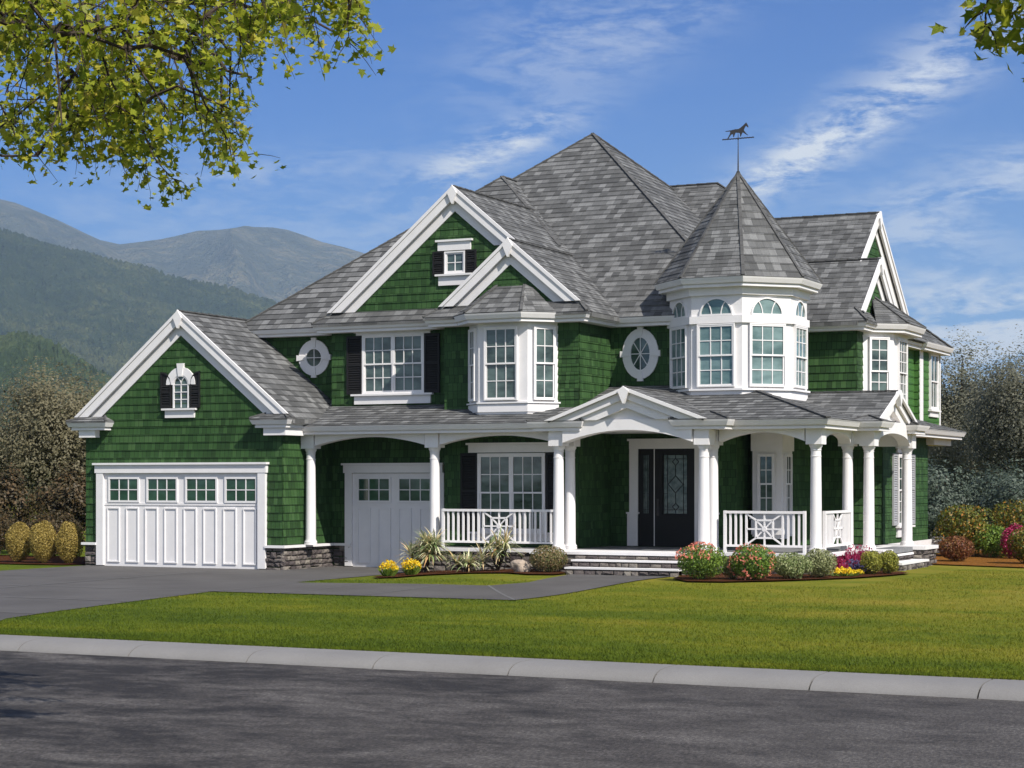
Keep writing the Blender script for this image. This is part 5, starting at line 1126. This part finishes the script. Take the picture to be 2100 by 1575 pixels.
def forest(name,stops,sc_,bd):
    m,g,b=mat(name,.95,.05); P=OBJ(g); big=g.noise(P,sc_*.05,6,.65); f=g.noise(P,sc_,4,.75)
    k=g.m('ADD',g.m('MULTIPLY',big,.6),g.m('MULTIPLY',f,.4)); setc(g,b,g.ramp(k,stops)); bump(g,b,f,bd,1.0); return m
M_far=forest('mountain_far',[(.40,(.022,.026,.018)),(.50,(.065,.065,.040)),(.60,(.20,.16,.09))],.010,140)
M_near=forest('mountain_forest',[(.38,(.014,.026,.010)),(.50,(.040,.058,.020)),(.62,(.13,.135,.045))],.035,60)
M_foot=forest('foothill_forest',[(.36,(.02,.036,.012)),(.50,(.042,.066,.022)),(.64,(.10,.125,.045))],.12,10)
PF=[(-4000,940),(-2600,640),(-1400,440),(-400,380),(-150,385),(0,408),(30,414),(60,425),(120,450),(170,474),(205,490),(245,499),(290,494),(330,488),(365,480),(405,470),(450,468),(500,462),(560,463),(590,468),(625,480),(660,493),(700,503),(745,517),(800,540),(900,590),(1000,640),(1300,720),(1600,800),(2100,860),(2600,880)]
ridge('mountain_range','',6800,2200,[(U_(a),V_(b)) for a,b in PF],M_far,rough=.20,seed=3,spur=1.1,ny=140,nx=2000)
PN=[(-4000,950),(-2800,720),(-1500,520),(-500,420),(0,470),(60,488),(110,505),(170,516),(240,535),(300,545),(350,565),(420,578),(480,590),(560,617),(640,650),(760,700),(900,760),(1200,840),(1700,900),(1850,880),(2100,860),(2600,850)]
ridge('forested_mountain','',3600,1300,[(U_(a),V_(b)) for a,b in PN],M_near,rough=.16,fine=10,seed=8,spur=.8,ny=140,nx=2400)
PH=[(-4000,970),(-2500,800),(-1300,700),(-500,640),(-100,650),(0,688),(40,678),(90,688),(130,712),(180,745),(260,790),(400,850),(600,905),(900,940),(1700,945),(2000,915),(2600,890)]
ridge('foothill','',1500,520,[(U_(a),V_(b)) for a,b in PH],M_foot,rough=.08,fine=7,seed=12,spur=.3,ny=100,nx=1800)
# ================================================================ HAZE
mb=MB(); mb.box(-9200,9200,-800,9800,-4.5,1060); hz=mb.build('haze',bpy.data.materials.new('haze_air')); hz['kind']='stuff'
m=hz.data.materials[0]; m.use_nodes=True; m.node_tree.nodes.clear(); g=NG(m.node_tree)
pv=g.n('ShaderNodeVolumePrincipled'); pv.inputs['Density'].default_value=.000105; pv.inputs['Color'].default_value=(.62,.80,1.0,1); pv.inputs['Anisotropy'].default_value=.2
m.node_tree.links.new(pv.outputs[0],g.n('ShaderNodeOutputMaterial').inputs['Volume'])

sc.cycles.volume_bounces=1
